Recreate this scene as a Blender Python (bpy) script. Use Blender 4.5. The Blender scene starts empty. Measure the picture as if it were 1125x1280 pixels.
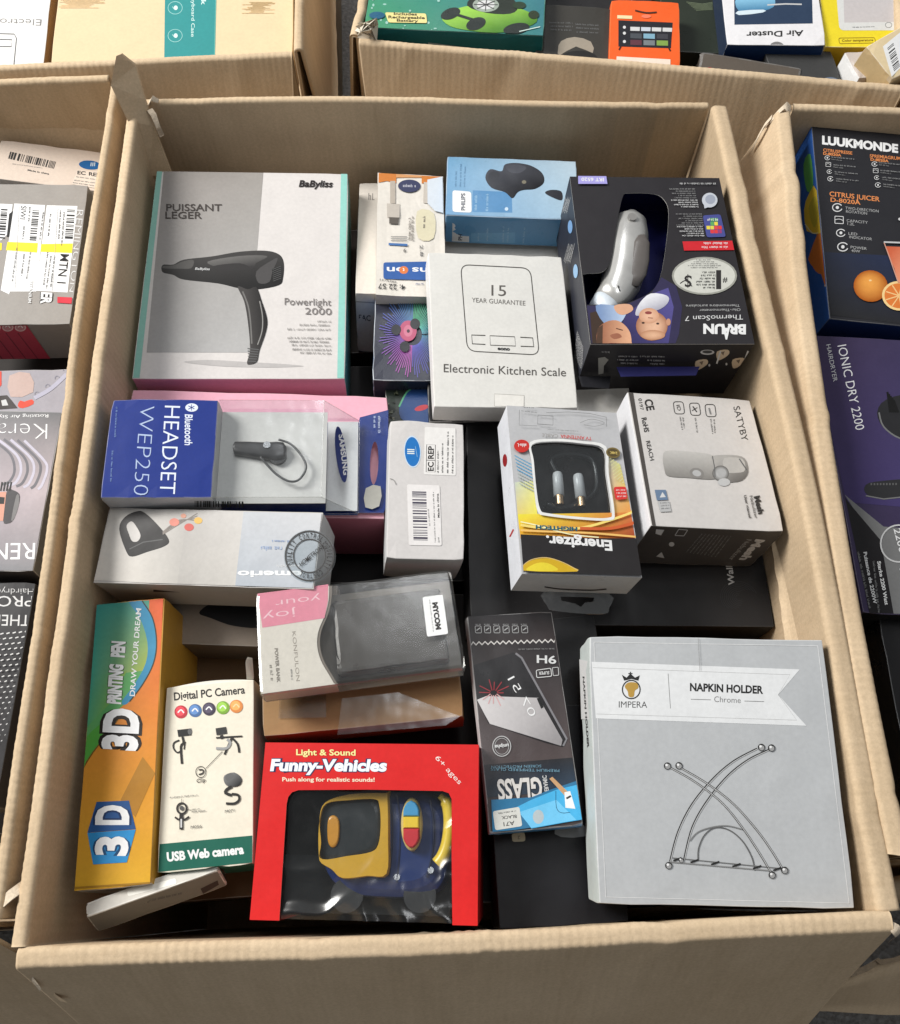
import bpy, bmesh, math, random
from mathutils import Vector, Matrix, Euler, noise
from mathutils.geometry import tessellate_polygon
random.seed(11)
SC = bpy.context.scene
COL = SC.collection

# ------------------------------------------------------------------ camera
CAM_LOC = Vector((.295, .019, 1.18)); CAM_ROT = Euler((math.radians(23.94), 0, math.radians(-2.13)))
FPX = 1104.0
cd = bpy.data.cameras.new('camera'); cam = bpy.data.objects.new('camera', cd); COL.objects.link(cam)
cam.location = CAM_LOC; cam.rotation_euler = CAM_ROT
cd.sensor_fit = 'HORIZONTAL'; cd.sensor_width = 36; cd.lens = 36 * FPX / 1125
cd.clip_start = .01; cd.clip_end = 50
SC.camera = cam

# ------------------------------------------------------------------ light: one broad window-like lamp from the rear left, soft room light, two added strips for glare
world = bpy.data.worlds.new('World'); SC.world = world; world.use_nodes = True
bg = world.node_tree.nodes['Background']
bg.inputs['Color'].default_value = (.93, .97, 1.0, 1); bg.inputs['Strength'].default_value = .22
def area_lamp(name, loc, target, size, power, color):
    l = bpy.data.lights.new(name, 'AREA'); l.shape = 'RECTANGLE'; l.size = size[0]; l.size_y = size[1]
    l.energy = power; l.color = color
    o = bpy.data.objects.new(name, l); COL.objects.link(o); o.location = loc
    o.rotation_euler = (Vector(target) - Vector(loc)).to_track_quat('-Z', 'Y').to_euler()
    return o
area_lamp('ceiling_lamp', (-2.3, 1.75, 2.95), (.3, .4, .45), (1.4, 1.4), 214, (1, .98, .94))
area_lamp('added_glare_lamp', (.75, .75, 3.5), (.35, .3, .45), (.22, 1.3), 13, (.97, .985, 1))  # added overhead strip, no known source; gives glints on the clear film
area_lamp('added_glare_lamp', (.35, 2.5, 3.3), (.35, .5, .45), (.3, 1.8), 20, (.97, .985, 1))  # added strip beyond the cartons, gives sheen on the printed box tops
SC.view_settings.view_transform = 'Standard'; SC.view_settings.look = 'None'
SC.view_settings.exposure = 0; SC.view_settings.gamma = 1; SC.view_settings.use_curve_mapping = False
SC.render.engine = 'CYCLES'
SC.cycles.use_denoising = True
SC.cycles.max_bounces = 8; SC.cycles.transparent_max_bounces = 24
SC.cycles.sample_clamp_indirect = 6

# ------------------------------------------------------------------ materials
def s2l(c):
    c = c / 255.0
    return c / 12.92 if c <= .04045 else ((c + .055) / 1.055) ** 2.4
GAIN = 1.0
def C(r, g=None, b=None):
    if g is None: g = b = r
    return tuple(min(.86, max(.004, s2l(v) * GAIN)) for v in (r, g, b))
def new_mat(name):
    m = bpy.data.materials.new(name); m.use_nodes = True
    nt = m.node_tree; return m, nt, nt.nodes['Principled BSDF']
def link(nt, a, b): nt.links.new(a, b)
def ramp(nt, src, stops):
    r = nt.nodes.new('ShaderNodeValToRGB'); link(nt, src, r.inputs[0]); cr = r.color_ramp
    while len(cr.elements) < len(stops): cr.elements.new(.5)
    for e, (p, c) in zip(cr.elements, stops): e.position = p; e.color = tuple(c) + (1,) if len(c) == 3 else c
    return r
def noise_node(nt, coord, scale, detail=4, rough=.55, vec_scale=None):
    n = nt.nodes.new('ShaderNodeTexNoise'); n.inputs['Scale'].default_value = scale
    n.inputs['Detail'].default_value = detail; n.inputs['Roughness'].default_value = rough
    if vec_scale:
        mp = nt.nodes.new('ShaderNodeMapping'); mp.inputs['Scale'].default_value = vec_scale
        link(nt, coord, mp.inputs[0]); link(nt, mp.outputs[0], n.inputs['Vector'])
    else: link(nt, coord, n.inputs['Vector'])
    return n
def print_mat(name, rough=.4, coat=0, wave=.35, spec=.5, wear=.10):
    """printed board: colour from the mesh's own colour attribute, plus grain, rub marks and a slightly wavy gloss"""
    m, nt, b = new_mat(name)
    tc = nt.nodes.new('ShaderNodeTexCoord').outputs['Object']
    at = nt.nodes.new('ShaderNodeAttribute'); at.attribute_name = 'Col'
    n1 = noise_node(nt, tc, 38, 5, .65); n2 = noise_node(nt, tc, 260, 3, .6)
    r1 = ramp(nt, n1.outputs[0], [(.25, (.955,) * 3), (.75, (1.03,) * 3)])
    r2 = ramp(nt, n2.outputs[0], [(.3, (.955,) * 3), (.7, (1.03,) * 3)])
    mx = nt.nodes.new('ShaderNodeMix'); mx.data_type = 'RGBA'; mx.blend_type = 'MULTIPLY'; mx.inputs[0].default_value = 1
    link(nt, at.outputs['Color'], mx.inputs[6]); link(nt, r1.outputs[0], mx.inputs[7])
    my = nt.nodes.new('ShaderNodeMix'); my.data_type = 'RGBA'; my.blend_type = 'MULTIPLY'; my.inputs[0].default_value = 1
    link(nt, mx.outputs[2], my.inputs[6]); link(nt, r2.outputs[0], my.inputs[7])
    # rub marks: sparse thin scuffs of pale board
    sc = noise_node(nt, tc, 55, 6, .75, (1, 3.2, 1)); sr = ramp(nt, sc.outputs[0], [(.66, (0, 0, 0)), (.78, (wear,) * 3)])
    mz = nt.nodes.new('ShaderNodeMix'); mz.data_type = 'RGBA'; link(nt, sr.outputs[0], mz.inputs[0])
    link(nt, my.outputs[2], mz.inputs[6]); mz.inputs[7].default_value = (.5, .48, .45, 1)
    link(nt, mz.outputs[2], b.inputs['Base Color'])
    rr = nt.nodes.new('ShaderNodeMapRange'); link(nt, n1.outputs[0], rr.inputs[0]); rr.inputs[3].default_value = rough - .06; rr.inputs[4].default_value = rough + .14
    link(nt, rr.outputs[0], b.inputs['Roughness']); b.inputs['Specular IOR Level'].default_value = spec
    b.inputs['Coat Weight'].default_value = coat; b.inputs['Coat Roughness'].default_value = .22
    nb = noise_node(nt, tc, 16, 2, .5); bp = nt.nodes.new('ShaderNodeBump'); bp.inputs['Strength'].default_value = wave; bp.inputs['Distance'].default_value = .004
    link(nt, nb.outputs[0], bp.inputs['Height'])
    b2 = nt.nodes.new('ShaderNodeBump'); b2.inputs['Strength'].default_value = .12; b2.inputs['Distance'].default_value = .0004
    link(nt, n2.outputs[0], b2.inputs['Height']); link(nt, bp.outputs[0], b2.inputs['Normal']); link(nt, b2.outputs[0], b.inputs['Normal'])
    return m
M = {}
M['matt'] = print_mat('printed_board_matt', .65, 0, .25, .2)
M['satin'] = print_mat('printed_board_satin', .40, 0, .4, .22)
M['gloss'] = print_mat('printed_board_gloss', .26, .05, .5, .28)
M['paper'] = print_mat('paper_sticker', .5, 0, .3, .4)
M['plastic'] = print_mat('moulded_plastic', .3, .2, .1, .5, .04)

def card_mat():
    m, nt, b = new_mat('kraft_cardboard')
    tc = nt.nodes.new('ShaderNodeTexCoord').outputs['UV']
    ob = nt.nodes.new('ShaderNodeTexCoord').outputs['Object']
    # UV: u runs along the flute stripes' normal in metres, v along the flutes
    wv = nt.nodes.new('ShaderNodeTexWave'); wv.wave_type = 'BANDS'; wv.bands_direction = 'X'
    wv.inputs['Scale'].default_value = 45; wv.inputs['Distortion'].default_value = 1.2; wv.inputs['Detail'].default_value = 2; wv.inputs['Detail Scale'].default_value = 1.5
    link(nt, tc, wv.inputs['Vector'])
    n1 = noise_node(nt, ob, 7, 4, .6); n2 = noise_node(nt, tc, 60, 5, .7, (1, .14, 1)); n3 = noise_node(nt, ob, 420, 3, .6)
    base = ramp(nt, n1.outputs[0], [(.25, (.555, .42, .275)), (.75, (.65, .505, .343))])
    r2 = ramp(nt, n2.outputs[0], [(.28, (.93, .925, .915)), (.72, (1.03, 1.03, 1.035))])
    r3 = ramp(nt, n3.outputs[0], [(.3, (.90,) * 3), (.7, (1.06,) * 3)])
    rw = ramp(nt, wv.outputs[0], [(0, (.985, .983, .98)), (1, (1.005,) * 3)])
    n4 = noise_node(nt, ob, 2.6, 6, .7); r4 = ramp(nt, n4.outputs[0], [(.36, (.91, .895, .87)), (.52, (1, 1, 1)), (.7, (1.03, 1.03, 1.04))])
    n5 = noise_node(nt, tc, 9, 5, .8, (2.2, .25, 1)); r5 = ramp(nt, n5.outputs[0], [(.34, (.94, .93, .915)), (.46, (1, 1, 1))])
    cur = base.outputs[0]
    for r in (r2, r3, rw, r4, r5):
        mx = nt.nodes.new('ShaderNodeMix'); mx.data_type = 'RGBA'; mx.blend_type = 'MULTIPLY'; mx.inputs[0].default_value = 1
        link(nt, cur, mx.inputs[6]); link(nt, r.outputs[0], mx.inputs[7]); cur = mx.outputs[2]
    link(nt, cur, b.inputs['Base Color']); b.inputs['Roughness'].default_value = .78; b.inputs['Specular IOR Level'].default_value = .22
    bp = nt.nodes.new('ShaderNodeBump'); bp.inputs['Strength'].default_value = .10; bp.inputs['Distance'].default_value = .0008
    link(nt, wv.outputs[0], bp.inputs['Height'])
    b2 = nt.nodes.new('ShaderNodeBump'); b2.inputs['Strength'].default_value = .25; b2.inputs['Distance'].default_value = .0006
    link(nt, n3.outputs[0], b2.inputs['Height']); link(nt, bp.outputs[0], b2.inputs['Normal']); link(nt, b2.outputs[0], b.inputs['Normal'])
    return m
M['card'] = card_mat()
def simple(name, col, rough, spec=.5, metal=0, bump=0, scale=200):
    m, nt, b = new_mat(name); b.inputs['Base Color'].default_value = tuple(col) + (1,); b.inputs['Roughness'].default_value = rough
    b.inputs['Specular IOR Level'].default_value = spec; b.inputs['Metallic'].default_value = metal
    tc = nt.nodes.new('ShaderNodeTexCoord').outputs['Object']
    n = noise_node(nt, tc, scale, 4)
    r = ramp(nt, n.outputs[0], [(.3, tuple(c * .86 for c in col)), (.7, tuple(min(.95, c * 1.1) for c in col))]); link(nt, r.outputs[0], b.inputs['Base Color'])
    if bump:
        bp = nt.nodes.new('ShaderNodeBump'); bp.inputs['Strength'].default_value = bump; bp.inputs['Distance'].default_value = .001; link(nt, n.outputs[0], bp.inputs['Height']); link(nt, bp.outputs[0], b.inputs['Normal'])
    return m
M['torn'] = simple('torn_board_edge', (.66, .55, .42), .9, .2, 0, .6, 500)
M['chrome'] = simple('metal_plug', (.75, .75, .76), .22, .5, 1)
M['silver'] = simple('satin_silver_plastic', (.62, .61, .59), .27, .5, .55, 0, 40)
M['brass'] = simple('gold_plug_tip', (.72, .48, .28), .3, .5, 1)
def film_mat(name, tint=(.95, .97, .98), cloud=.006, rough=.2, gl=.06, bump=.35):
    """thin clear plastic: mostly see-through, with a reflecting skin, a little haze and scratches"""
    m, nt, b = new_mat(name); nt.nodes.remove(b); out = nt.nodes['Material Output']
    tr = nt.nodes.new('ShaderNodeBsdfTransparent'); tr.inputs[0].default_value = tint + (1,)
    g = nt.nodes.new('ShaderNodeBsdfGlossy'); g.inputs['Roughness'].default_value = rough
    d = nt.nodes.new('ShaderNodeBsdfDiffuse'); d.inputs[0].default_value = (.75, .77, .78, 1)
    tc = nt.nodes.new('ShaderNodeTexCoord').outputs['Object']
    n = noise_node(nt, tc, 55, 7, .78, (1, .8, 1)); r = ramp(nt, n.outputs[0], [(.5, (cloud * .35,) * 3), (.72, (cloud * 2.2,) * 3)])
    nb = noise_node(nt, tc, 28, 2); bp = nt.nodes.new('ShaderNodeBump'); bp.inputs['Strength'].default_value = bump; bp.inputs['Distance'].default_value = .003
    link(nt, nb.outputs[0], bp.inputs['Height']); link(nt, bp.outputs[0], g.inputs['Normal'])
    m1 = nt.nodes.new('ShaderNodeMixShader'); link(nt, r.outputs[0], m1.inputs[0]); link(nt, tr.outputs[0], m1.inputs[1]); link(nt, d.outputs[0], m1.inputs[2])
    lw = nt.nodes.new('ShaderNodeLayerWeight'); lw.inputs[0].default_value = .22
    mr = nt.nodes.new('ShaderNodeMapRange'); link(nt, lw.outputs['Facing'], mr.inputs[0]); mr.inputs[3].default_value = gl; mr.inputs[4].default_value = .55
    m2 = nt.nodes.new('ShaderNodeMixShader'); link(nt, mr.outputs[0], m2.inputs[0]); link(nt, m1.outputs[0], m2.inputs[1]); link(nt, g.outputs[0], m2.inputs[2])
    link(nt, m2.outputs[0], out.inputs['Surface'])
    return m
M['film'] = film_mat('clear_plastic_film')
M['filmhazy'] = film_mat('cloudy_plastic_case', (.93, .93, .92), .022, .2, .06, .12)
def ground_mat():
    m, nt, b = new_mat('rough_concrete_ground')
    tc = nt.nodes.new('ShaderNodeTexCoord').outputs['Object']
    n1 = noise_node(nt, tc, 4, 5); n2 = noise_node(nt, tc, 140, 4, .7); v = nt.nodes.new('ShaderNodeTexVoronoi'); v.inputs['Scale'].default_value = 130; link(nt, tc, v.inputs['Vector'])
    r = ramp(nt, n1.outputs[0], [(.3, (.16, .15, .145)), (.7, (.26, .25, .24))]); r2 = ramp(nt, n2.outputs[0], [(.3, (.6,) * 3), (.7, (1.3,) * 3)])
    mx = nt.nodes.new('ShaderNodeMix'); mx.data_type = 'RGBA'; mx.blend_type = 'MULTIPLY'; mx.inputs[0].default_value = 1
    link(nt, r.outputs[0], mx.inputs[6]); link(nt, r2.outputs[0], mx.inputs[7]); link(nt, mx.outputs[2], b.inputs['Base Color']); b.inputs['Roughness'].default_value = .9
    bp = nt.nodes.new('ShaderNodeBump'); bp.inputs['Strength'].default_value = .8; bp.inputs['Distance'].default_value = .004; link(nt, v.outputs['Distance'], bp.inputs['Height']); link(nt, bp.outputs[0], b.inputs['Normal'])
    return m
M['ground'] = ground_mat()

# ------------------------------------------------------------------ mesh building
class MB:
    def __init__(s): s.v = []; s.f = []; s.c = []; s.uv = []
    def add(s, vs, fs, col):
        o = len(s.v); s.v += [tuple(p) for p in vs]
        for f in fs:
            s.f.append([o + i for i in f]); s.c.append(col)
    def build(s, name, mat, parent=None, smooth=False, uvs=None):
        me = bpy.data.meshes.new(name); me.from_pydata(s.v, [], s.f)
        at = me.color_attributes.new('Col', 'FLOAT_COLOR', 'CORNER'); k = 0
        buf = []
        for f, c in zip(s.f, s.c):
            if c is None: c = (.5, .5, .5)
            if isinstance(c[0], (tuple, list)):
                for q in c: buf += [q[0], q[1], q[2], 1]
            else:
                buf += [c[0], c[1], c[2], 1] * len(f)
        at.data.foreach_set('color', buf)
        if uvs is not None:
            ul = me.uv_layers.new(name='UVMap'); b2 = []
            for f in s.f:
                for i in f: b2 += [uvs[i][0], uvs[i][1]]
            ul.data.foreach_set('uv', b2)
        if smooth: me.polygons.foreach_set('use_smooth', [True] * len(me.polygons))
        me.materials.append(M[mat] if isinstance(mat, str) else mat); me.update()
        o = bpy.data.objects.new(name, me); COL.objects.link(o)
        if parent: o.parent = parent
        return o
def tag(o, label, cat, group=None):
    o['label'] = label; o['category'] = cat
    if group: o['group'] = group
    return o
def empty(name, loc, rot=(0, 0, 0)):
    o = bpy.data.objects.new(name, None); COL.objects.link(o); o.location = loc; o.rotation_euler = rot; o.empty_display_size = .02
    return o
def box_mb(w, h, d, cols, bev=.0008, jit=.0006, wear=.35, seed=0, mb=None, off=(0, 0, 0), crush=.0016):
    """folding box: origin at the middle of its top face; edges rounded and rubbed pale here and there"""
    rnd = random.Random(seed or (int(w * 1e5) * 7 + int(h * 1e5)))
    bm = bmesh.new(); g = {}
    for sx in (-1, 1):
        for sy in (-1, 1):
            for sz in (0, -1):
                g[sx, sy, sz] = bm.verts.new((sx * w / 2 + rnd.uniform(-jit, jit) + off[0], sy * h / 2 + rnd.uniform(-jit, jit) + off[1], sz * d + off[2]))
    F = lambda *k: bm.faces.new([g[i] for i in k])
    F((-1, -1, 0), (1, -1, 0), (1, 1, 0), (-1, 1, 0)); F((-1, 1, -1), (1, 1, -1), (1, -1, -1), (-1, -1, -1))
    F((-1, -1, -1), (1, -1, -1), (1, -1, 0), (-1, -1, 0)); F((1, 1, -1), (-1, 1, -1), (-1, 1, 0), (1, 1, 0))
    F((-1, 1, -1), (-1, -1, -1), (-1, -1, 0), (-1, 1, 0)); F((1, -1, -1), (1, 1, -1), (1, 1, 0), (1, -1, 0))
    if bev: 
        hard = [(e.verts[0].co.copy(), e.verts[1].co.copy()) for e in bm.edges]
        bmesh.ops.subdivide_edges(bm, edges=bm.edges[:], cuts=7, use_grid_fill=True)
        sx = rnd.uniform(0, 90); edges = [e for e in bm.edges if len(e.link_faces) == 2 and e.calc_face_angle(0) > .5]
        ev = {v for e in edges for v in e.verts}
        for v in ev:
            c = Vector((off[0], off[1], off[2] - d / 2)); q = v.co * 55 + Vector((sx, 0, 0)); k = sum(1 for e in v.link_edges if e in edges)
            a = max(0, noise.noise(q)) * crush + (crush * rnd.uniform(.2, 1.1) if k >= 3 else 0)
            v.co += (c - v.co).normalized() * a
        bmesh.ops.bevel(bm, geom=edges, offset=bev, segments=2, profile=.6, affect='EDGES')
    bm.normal_update(); mb = mb or MB(); base = len(mb.v)
    bm.verts.index_update()
    mb.v += [tuple(v.co) for v in bm.verts]
    def fc(k): return cols.get(k, cols['top'])
    for f in bm.faces:
        n = f.normal; a = max(abs(n.x), abs(n.y), abs(n.z))
        k = ('top' if n.z > 0 else 'bottom') if abs(n.z) == a else ('front' if n.y < 0 else 'back') if abs(n.y) == a else ('left' if n.x < 0 else 'right')
        c = fc(k)
        if a < .985 and bev:
            t = wear * rnd.uniform(.3, 1.2); e = cols.get('edge', (.6, .58, .55)); c = tuple(c[i] * (1 - t) + e[i] * t for i in range(3))
        mb.f.append([base + v.index for v in f.verts]); mb.c.append(c)
    bm.free()
    return mb
class Box:
    """a thing built as a closed folding box; size, place and tilt in metres and degrees"""
    def __init__(s, name, c, rot, size, cols, label, cat='box', mat='satin', bev=.0008, wear=.35, group=None, jit=.0006, body=True):
        s.w, s.h, s.d = size
        if body: s.o = box_mb(s.w, s.h, s.d, cols, bev, jit, wear).build(name, mat)
        else: s.o = empty(name, c)
        s.o.location = c; s.o.rotation_euler = [math.radians(a) for a in rot]
        s.M = Matrix.Translation(c) @ Euler([math.radians(a) for a in rot]).to_matrix().to_4x4()
        s.mat = mat; tag(s.o, label, cat, group)
    def art(s, face='top', zoom=(0, 0, 1), mat=None): return Art(s, face, zoom, mat or s.mat)
FACES = {'top': lambda b: (Vector((0, 0, 0)), Vector((1, 0, 0)), Vector((0, 1, 0)), Vector((0, 0, 1)), b.w / 2, b.h / 2),
         'front': lambda b: (Vector((0, -b.h / 2, -b.d / 2)), Vector((1, 0, 0)), Vector((0, 0, 1)), Vector((0, -1, 0)), b.w / 2, b.d / 2),
         'left': lambda b: (Vector((-b.w / 2, 0, -b.d / 2)), Vector((0, -1, 0)), Vector((0, 0, 1)), Vector((-1, 0, 0)), b.h / 2, b.d / 2),
         'right': lambda b: (Vector((b.w / 2, 0, -b.d / 2)), Vector((0, 1, 0)), Vector((0, 0, 1)), Vector((1, 0, 0)), b.h / 2, b.d / 2)}
_fonts = {}
def text_mesh(s, bold=0, ital=0, spacing=1.0):
    k = (s, bold, ital, spacing)
    if k not in _fonts:
        cu = bpy.data.curves.new('t', 'FONT'); cu.body = s; cu.size = 1; cu.resolution_u = 3; cu.fill_mode = 'FRONT'; cu.offset = bold; cu.shear = ital; cu.space_character = spacing
        ob = bpy.data.objects.new('t', cu); me = bpy.data.meshes.new_from_object(ob)
        _fonts[k] = ([tuple(v.co[:2]) for v in me.vertices], [tuple(p.vertices) for p in me.polygons])
        bpy.data.objects.remove(ob); bpy.data.curves.remove(cu); bpy.data.meshes.remove(me)
    return _fonts[k]
_cap = text_mesh('H')[0]; CAPH = max(v[1] for v in _cap) - min(v[1] for v in _cap)
def smooth_loop(pts, n=6):
    out = []; N = len(pts)
    for i in range(N):
        p0, p1, p2, p3 = pts[i - 1], pts[i], pts[(i + 1) % N], pts[(i + 2) % N]
        for k in range(n):
            t = k / n
            out.append(tuple(.5 * ((2 * p1[a]) + (-p0[a] + p2[a]) * t + (2 * p0[a] - 5 * p1[a] + 4 * p2[a] - p3[a]) * t * t + (-p0[a] + 3 * p1[a] - 3 * p2[a] + p3[a]) * t ** 3) for a in (0, 1)))
    return out
def smooth_line(pts, n=6):
    P = [pts[0]] + list(pts) + [pts[-1]]; out = []
    for i in range(1, len(P) - 2):
        p0, p1, p2, p3 = P[i - 1:i + 3]
        for k in range(n):
            t = k / n
            out.append(tuple(.5 * ((2 * p1[a]) + (-p0[a] + p2[a]) * t + (2 * p0[a] - 5 * p1[a] + 4 * p2[a] - p3[a]) * t * t + (-p0[a] + 3 * p1[a] - 3 * p2[a] + p3[a]) * t ** 3) for a in (0, 1)))
    out.append(tuple(pts[-1])); return out
def ellipse(cx, cy, rx, ry, rot=0, n=28, a0=0, a1=360):
    r = math.radians(rot); o = []
    m = n if a1 - a0 >= 360 else n + 1
    for i in range(m):
        a = math.radians(a0 + (a1 - a0) * i / n); x, y = rx * math.cos(a), ry * math.sin(a)
        o.append((cx + x * math.cos(r) - y * math.sin(r), cy + x * math.sin(r) + y * math.cos(r)))
    return o
def rrect(q, r=.12, n=4):
    """quad with rounded corners; r as a share of the shorter side"""
    out = []
    for i in range(4):
        p, a, b = Vector(q[i]), Vector(q[i - 1]), Vector(q[(i + 1) % 4])
        L = min((a - p).length, (b - p).length); L0 = min(L, (Vector(q[(i + 2) % 4]) - a).length, 1e9)
        s = p + (a - p).normalized() * L0 * r; e = p + (b - p).normalized() * L0 * r
        for k in range(n + 1):
            t = k / n; out.append(tuple((1 - t) ** 2 * s + 2 * t * (1 - t) * p + t * t * e))
    return out
class Art:
    """flat print laid on one face of a box: shapes are drawn where they stand on that face"""
    def __init__(s, box, face, zoom, mat):
        s.b = box; s.mat = mat; s.o, s.u, s.v, s.n, s.hu, s.hv = FACES[face](box); s.x0, s.y0, s.s = zoom
        s.cnt = 0; s.parts = {}; s.lift = .00012; s.inv = box.M.inverted(); s.M3 = CAM_ROT.to_matrix(); s.clamp = True
    def at(s, x, y):
        X, Y = s.x0 + x / s.s, s.y0 + y / s.s
        d = s.M3 @ Vector(((X - 562.5) / FPX, -(Y - 640) / FPX, -1))
        a = s.inv @ CAM_LOC; dl = s.inv.to_3x3() @ d
        t = (s.o - a).dot(s.n) / dl.dot(s.n); p = a + dl * t - s.o
        cu, cv = p.dot(s.u), p.dot(s.v)
        if s.clamp:
            e = .0009; cu = max(-s.hu + e, min(s.hu - e, cu)); cv = max(-s.hv + e, min(s.hv - e, cv))
        return (cu, cv)
    def P(s, uv, lift): return s.o + s.u * uv[0] + s.v * uv[1] + s.n * lift
    SEP = ('printed_panel', 'printed_logo', 'printed_badge', 'sticker', 'address_label', 'lettering', 'tuck_tab')
    def mb(s, part, own=False):
        if own or part in s.SEP: s.cnt += 1; return s.parts.setdefault((part, s.cnt), MB())
        return s.parts.setdefault((part, 0), MB())
    def up(s): s.lift += .00002; return s.lift
    def rad(s, part, cx, cy, rx, ry, c0, c1, rot=0, dx=0, dy=0, n=24):
        """round shape shaded in print from c0 (at its offset middle) to c1 (at its rim)"""
        L = s.up(); mb = s.mb(part); o = len(mb.v); rings = [(0, c0)] + [(k / 4, tuple(c0[i] + (c1[i] - c0[i]) * (k / 4) ** 1.6 for i in range(3))) for k in (1, 2, 3, 4)]
        for k, (f, c) in enumerate(rings):
            for (x, y) in ellipse(cx + dx * (1 - f), cy + dy * (1 - f), rx * f, ry * f, rot, n): mb.v.append(tuple(s.P(s.at(x, y), L)))
        for k in range(1, 5):
            for i in range(n):
                j = (i + 1) % n
                if k == 1: mb.f.append([o, o + n + i, o + n + j]); mb.c.append([rings[0][1], rings[1][1], rings[1][1]])
                else: mb.f.append([o + (k - 1) * n + i, o + k * n + i, o + k * n + j, o + (k - 1) * n + j]); mb.c.append([rings[k - 1][1], rings[k][1], rings[k][1], rings[k - 1][1]])
        return s
    def poly(s, part, pts, col, smooth=0, holes=(), lift=None, g=None):
        L = lift or s.up()
        if smooth: pts = smooth_loop(pts, smooth)
        if g:      # tone of the print runs from col at (x0,y0) to another at (x1,y1); cut into strips along that line
            x0, y0, x1, y1, c1 = g; dx, dy = x1 - x0, y1 - y0; q2 = dx * dx + dy * dy
            loop = [Vector(p + (0,)) for p in pts]; tri = tessellate_polygon([loop]); mb = s.mb(part); bm = bmesh.new()
            vs = [bm.verts.new((p.x, p.y, 0)) for p in loop]
            for t in tri:
                try: bm.faces.new([vs[i] for i in t])
                except ValueError: pass
            for k in range(1, 10): bmesh.ops.bisect_plane(bm, geom=bm.verts[:] + bm.edges[:] + bm.faces[:], plane_co=(x0 + dx * k / 10, y0 + dy * k / 10, 0), plane_no=(dx, dy, 0))
            bm.verts.index_update(); o = len(mb.v); cs = []
            for v in bm.verts:
                t = max(0, min(1, ((v.co.x - x0) * dx + (v.co.y - y0) * dy) / q2)); cs.append(tuple(col[i] + (c1[i] - col[i]) * t for i in range(3))); mb.v.append(tuple(s.P(s.at(v.co.x, v.co.y), L)))
            for f in bm.faces: mb.f.append([o + v.index for v in f.verts]); mb.c.append([cs[v.index] for v in f.verts])
            bm.free(); return s
        loops = [[Vector(s.at(*p) + (0,)) for p in pts]] + [[Vector(s.at(*p) + (0,)) for p in h] for h in holes]
        tri = tessellate_polygon(loops); flat = [p for l in loops for p in l]
        s.mb(part).add([s.P(p, L) for p in flat], [t for t in tri], col); return s
    def grad(s, part, q, c, n=6):
        """q: TL TR BR BL, c: their colours"""
        L = s.up(); mb = s.mb(part); vs = []; cs = []
        for j in range(n + 1):
            for i in range(n + 1):
                a, b = i / n, j / n; w = ((1 - a) * (1 - b), a * (1 - b), a * b, (1 - a) * b)
                vs.append(s.P(s.at(sum(w[k] * q[k][0] for k in range(4)), sum(w[k] * q[k][1] for k in range(4))), L)); cs.append(tuple(sum(w[k] * c[k][m] for k in range(4)) for m in range(3)))
        o = len(mb.v); mb.v += [tuple(v) for v in vs]
        for j in range(n):
            for i in range(n):
                f = [j * (n + 1) + i, (j + 1) * (n + 1) + i, (j + 1) * (n + 1) + i + 1, j * (n + 1) + i + 1]
                mb.f.append([o + k for k in f]); mb.c.append([cs[k] for k in f])
        return s
    def line(s, part, pts, w, col, closed=False, smooth=0):
        if smooth: pts = smooth_loop(pts, smooth) if closed else smooth_line(pts, smooth)
        L = s.up(); P = [Vector(p) for p in pts]; N = len(P); a = []; b = []
        for i in range(N):
            if closed: d = P[(i + 1) % N] - P[i - 1]
            else: d = P[min(i + 1, N - 1)] - P[max(i - 1, 0)]
            nn = Vector((-d.y, d.x)).normalized() * w / 2
            a.append(P[i] + nn); b.append(P[i] - nn)
        vs = [s.P(s.at(*p), L) for p in a + b]; fs = []
        for i in range(N if closed else N - 1):
            j = (i + 1) % N; fs.append((i, j, N + j, N + i))
        s.mb(part).add(vs, fs, col); return s
    def text(s, part, st, x0, y0, x1, y1, ux, uy, col, bold=.0, ital=0, outline=None):
        """baseline from (x0,y0) to (x1,y1); (ux,uy) leads from the baseline to the top of a capital"""
        vs, fs = text_mesh(st, bold, ital); mn = min(v[0] for v in vs); W = max(v[0] for v in vs) - mn
        L = s.up()
        def mp(v, dx=0, dy=0):
            a = (v[0] - mn) / W; b = v[1] / CAPH
            return s.P(s.at(x0 + (x1 - x0) * a + ux * b, y0 + (y1 - y0) * a + uy * b), L)
        s.mb(part).add([mp(v) for v in vs], fs, col); return s
    def outlined(s, part, st, x0, y0, x1, y1, ux, uy, col, edge, bold=.02, ex=.05, ital=0):
        s.text(part, st, x0, y0, x1, y1, ux, uy, edge, bold + ex, ital); s.text(part, st, x0, y0, x1, y1, ux, uy, col, bold, ital); return s
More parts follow.
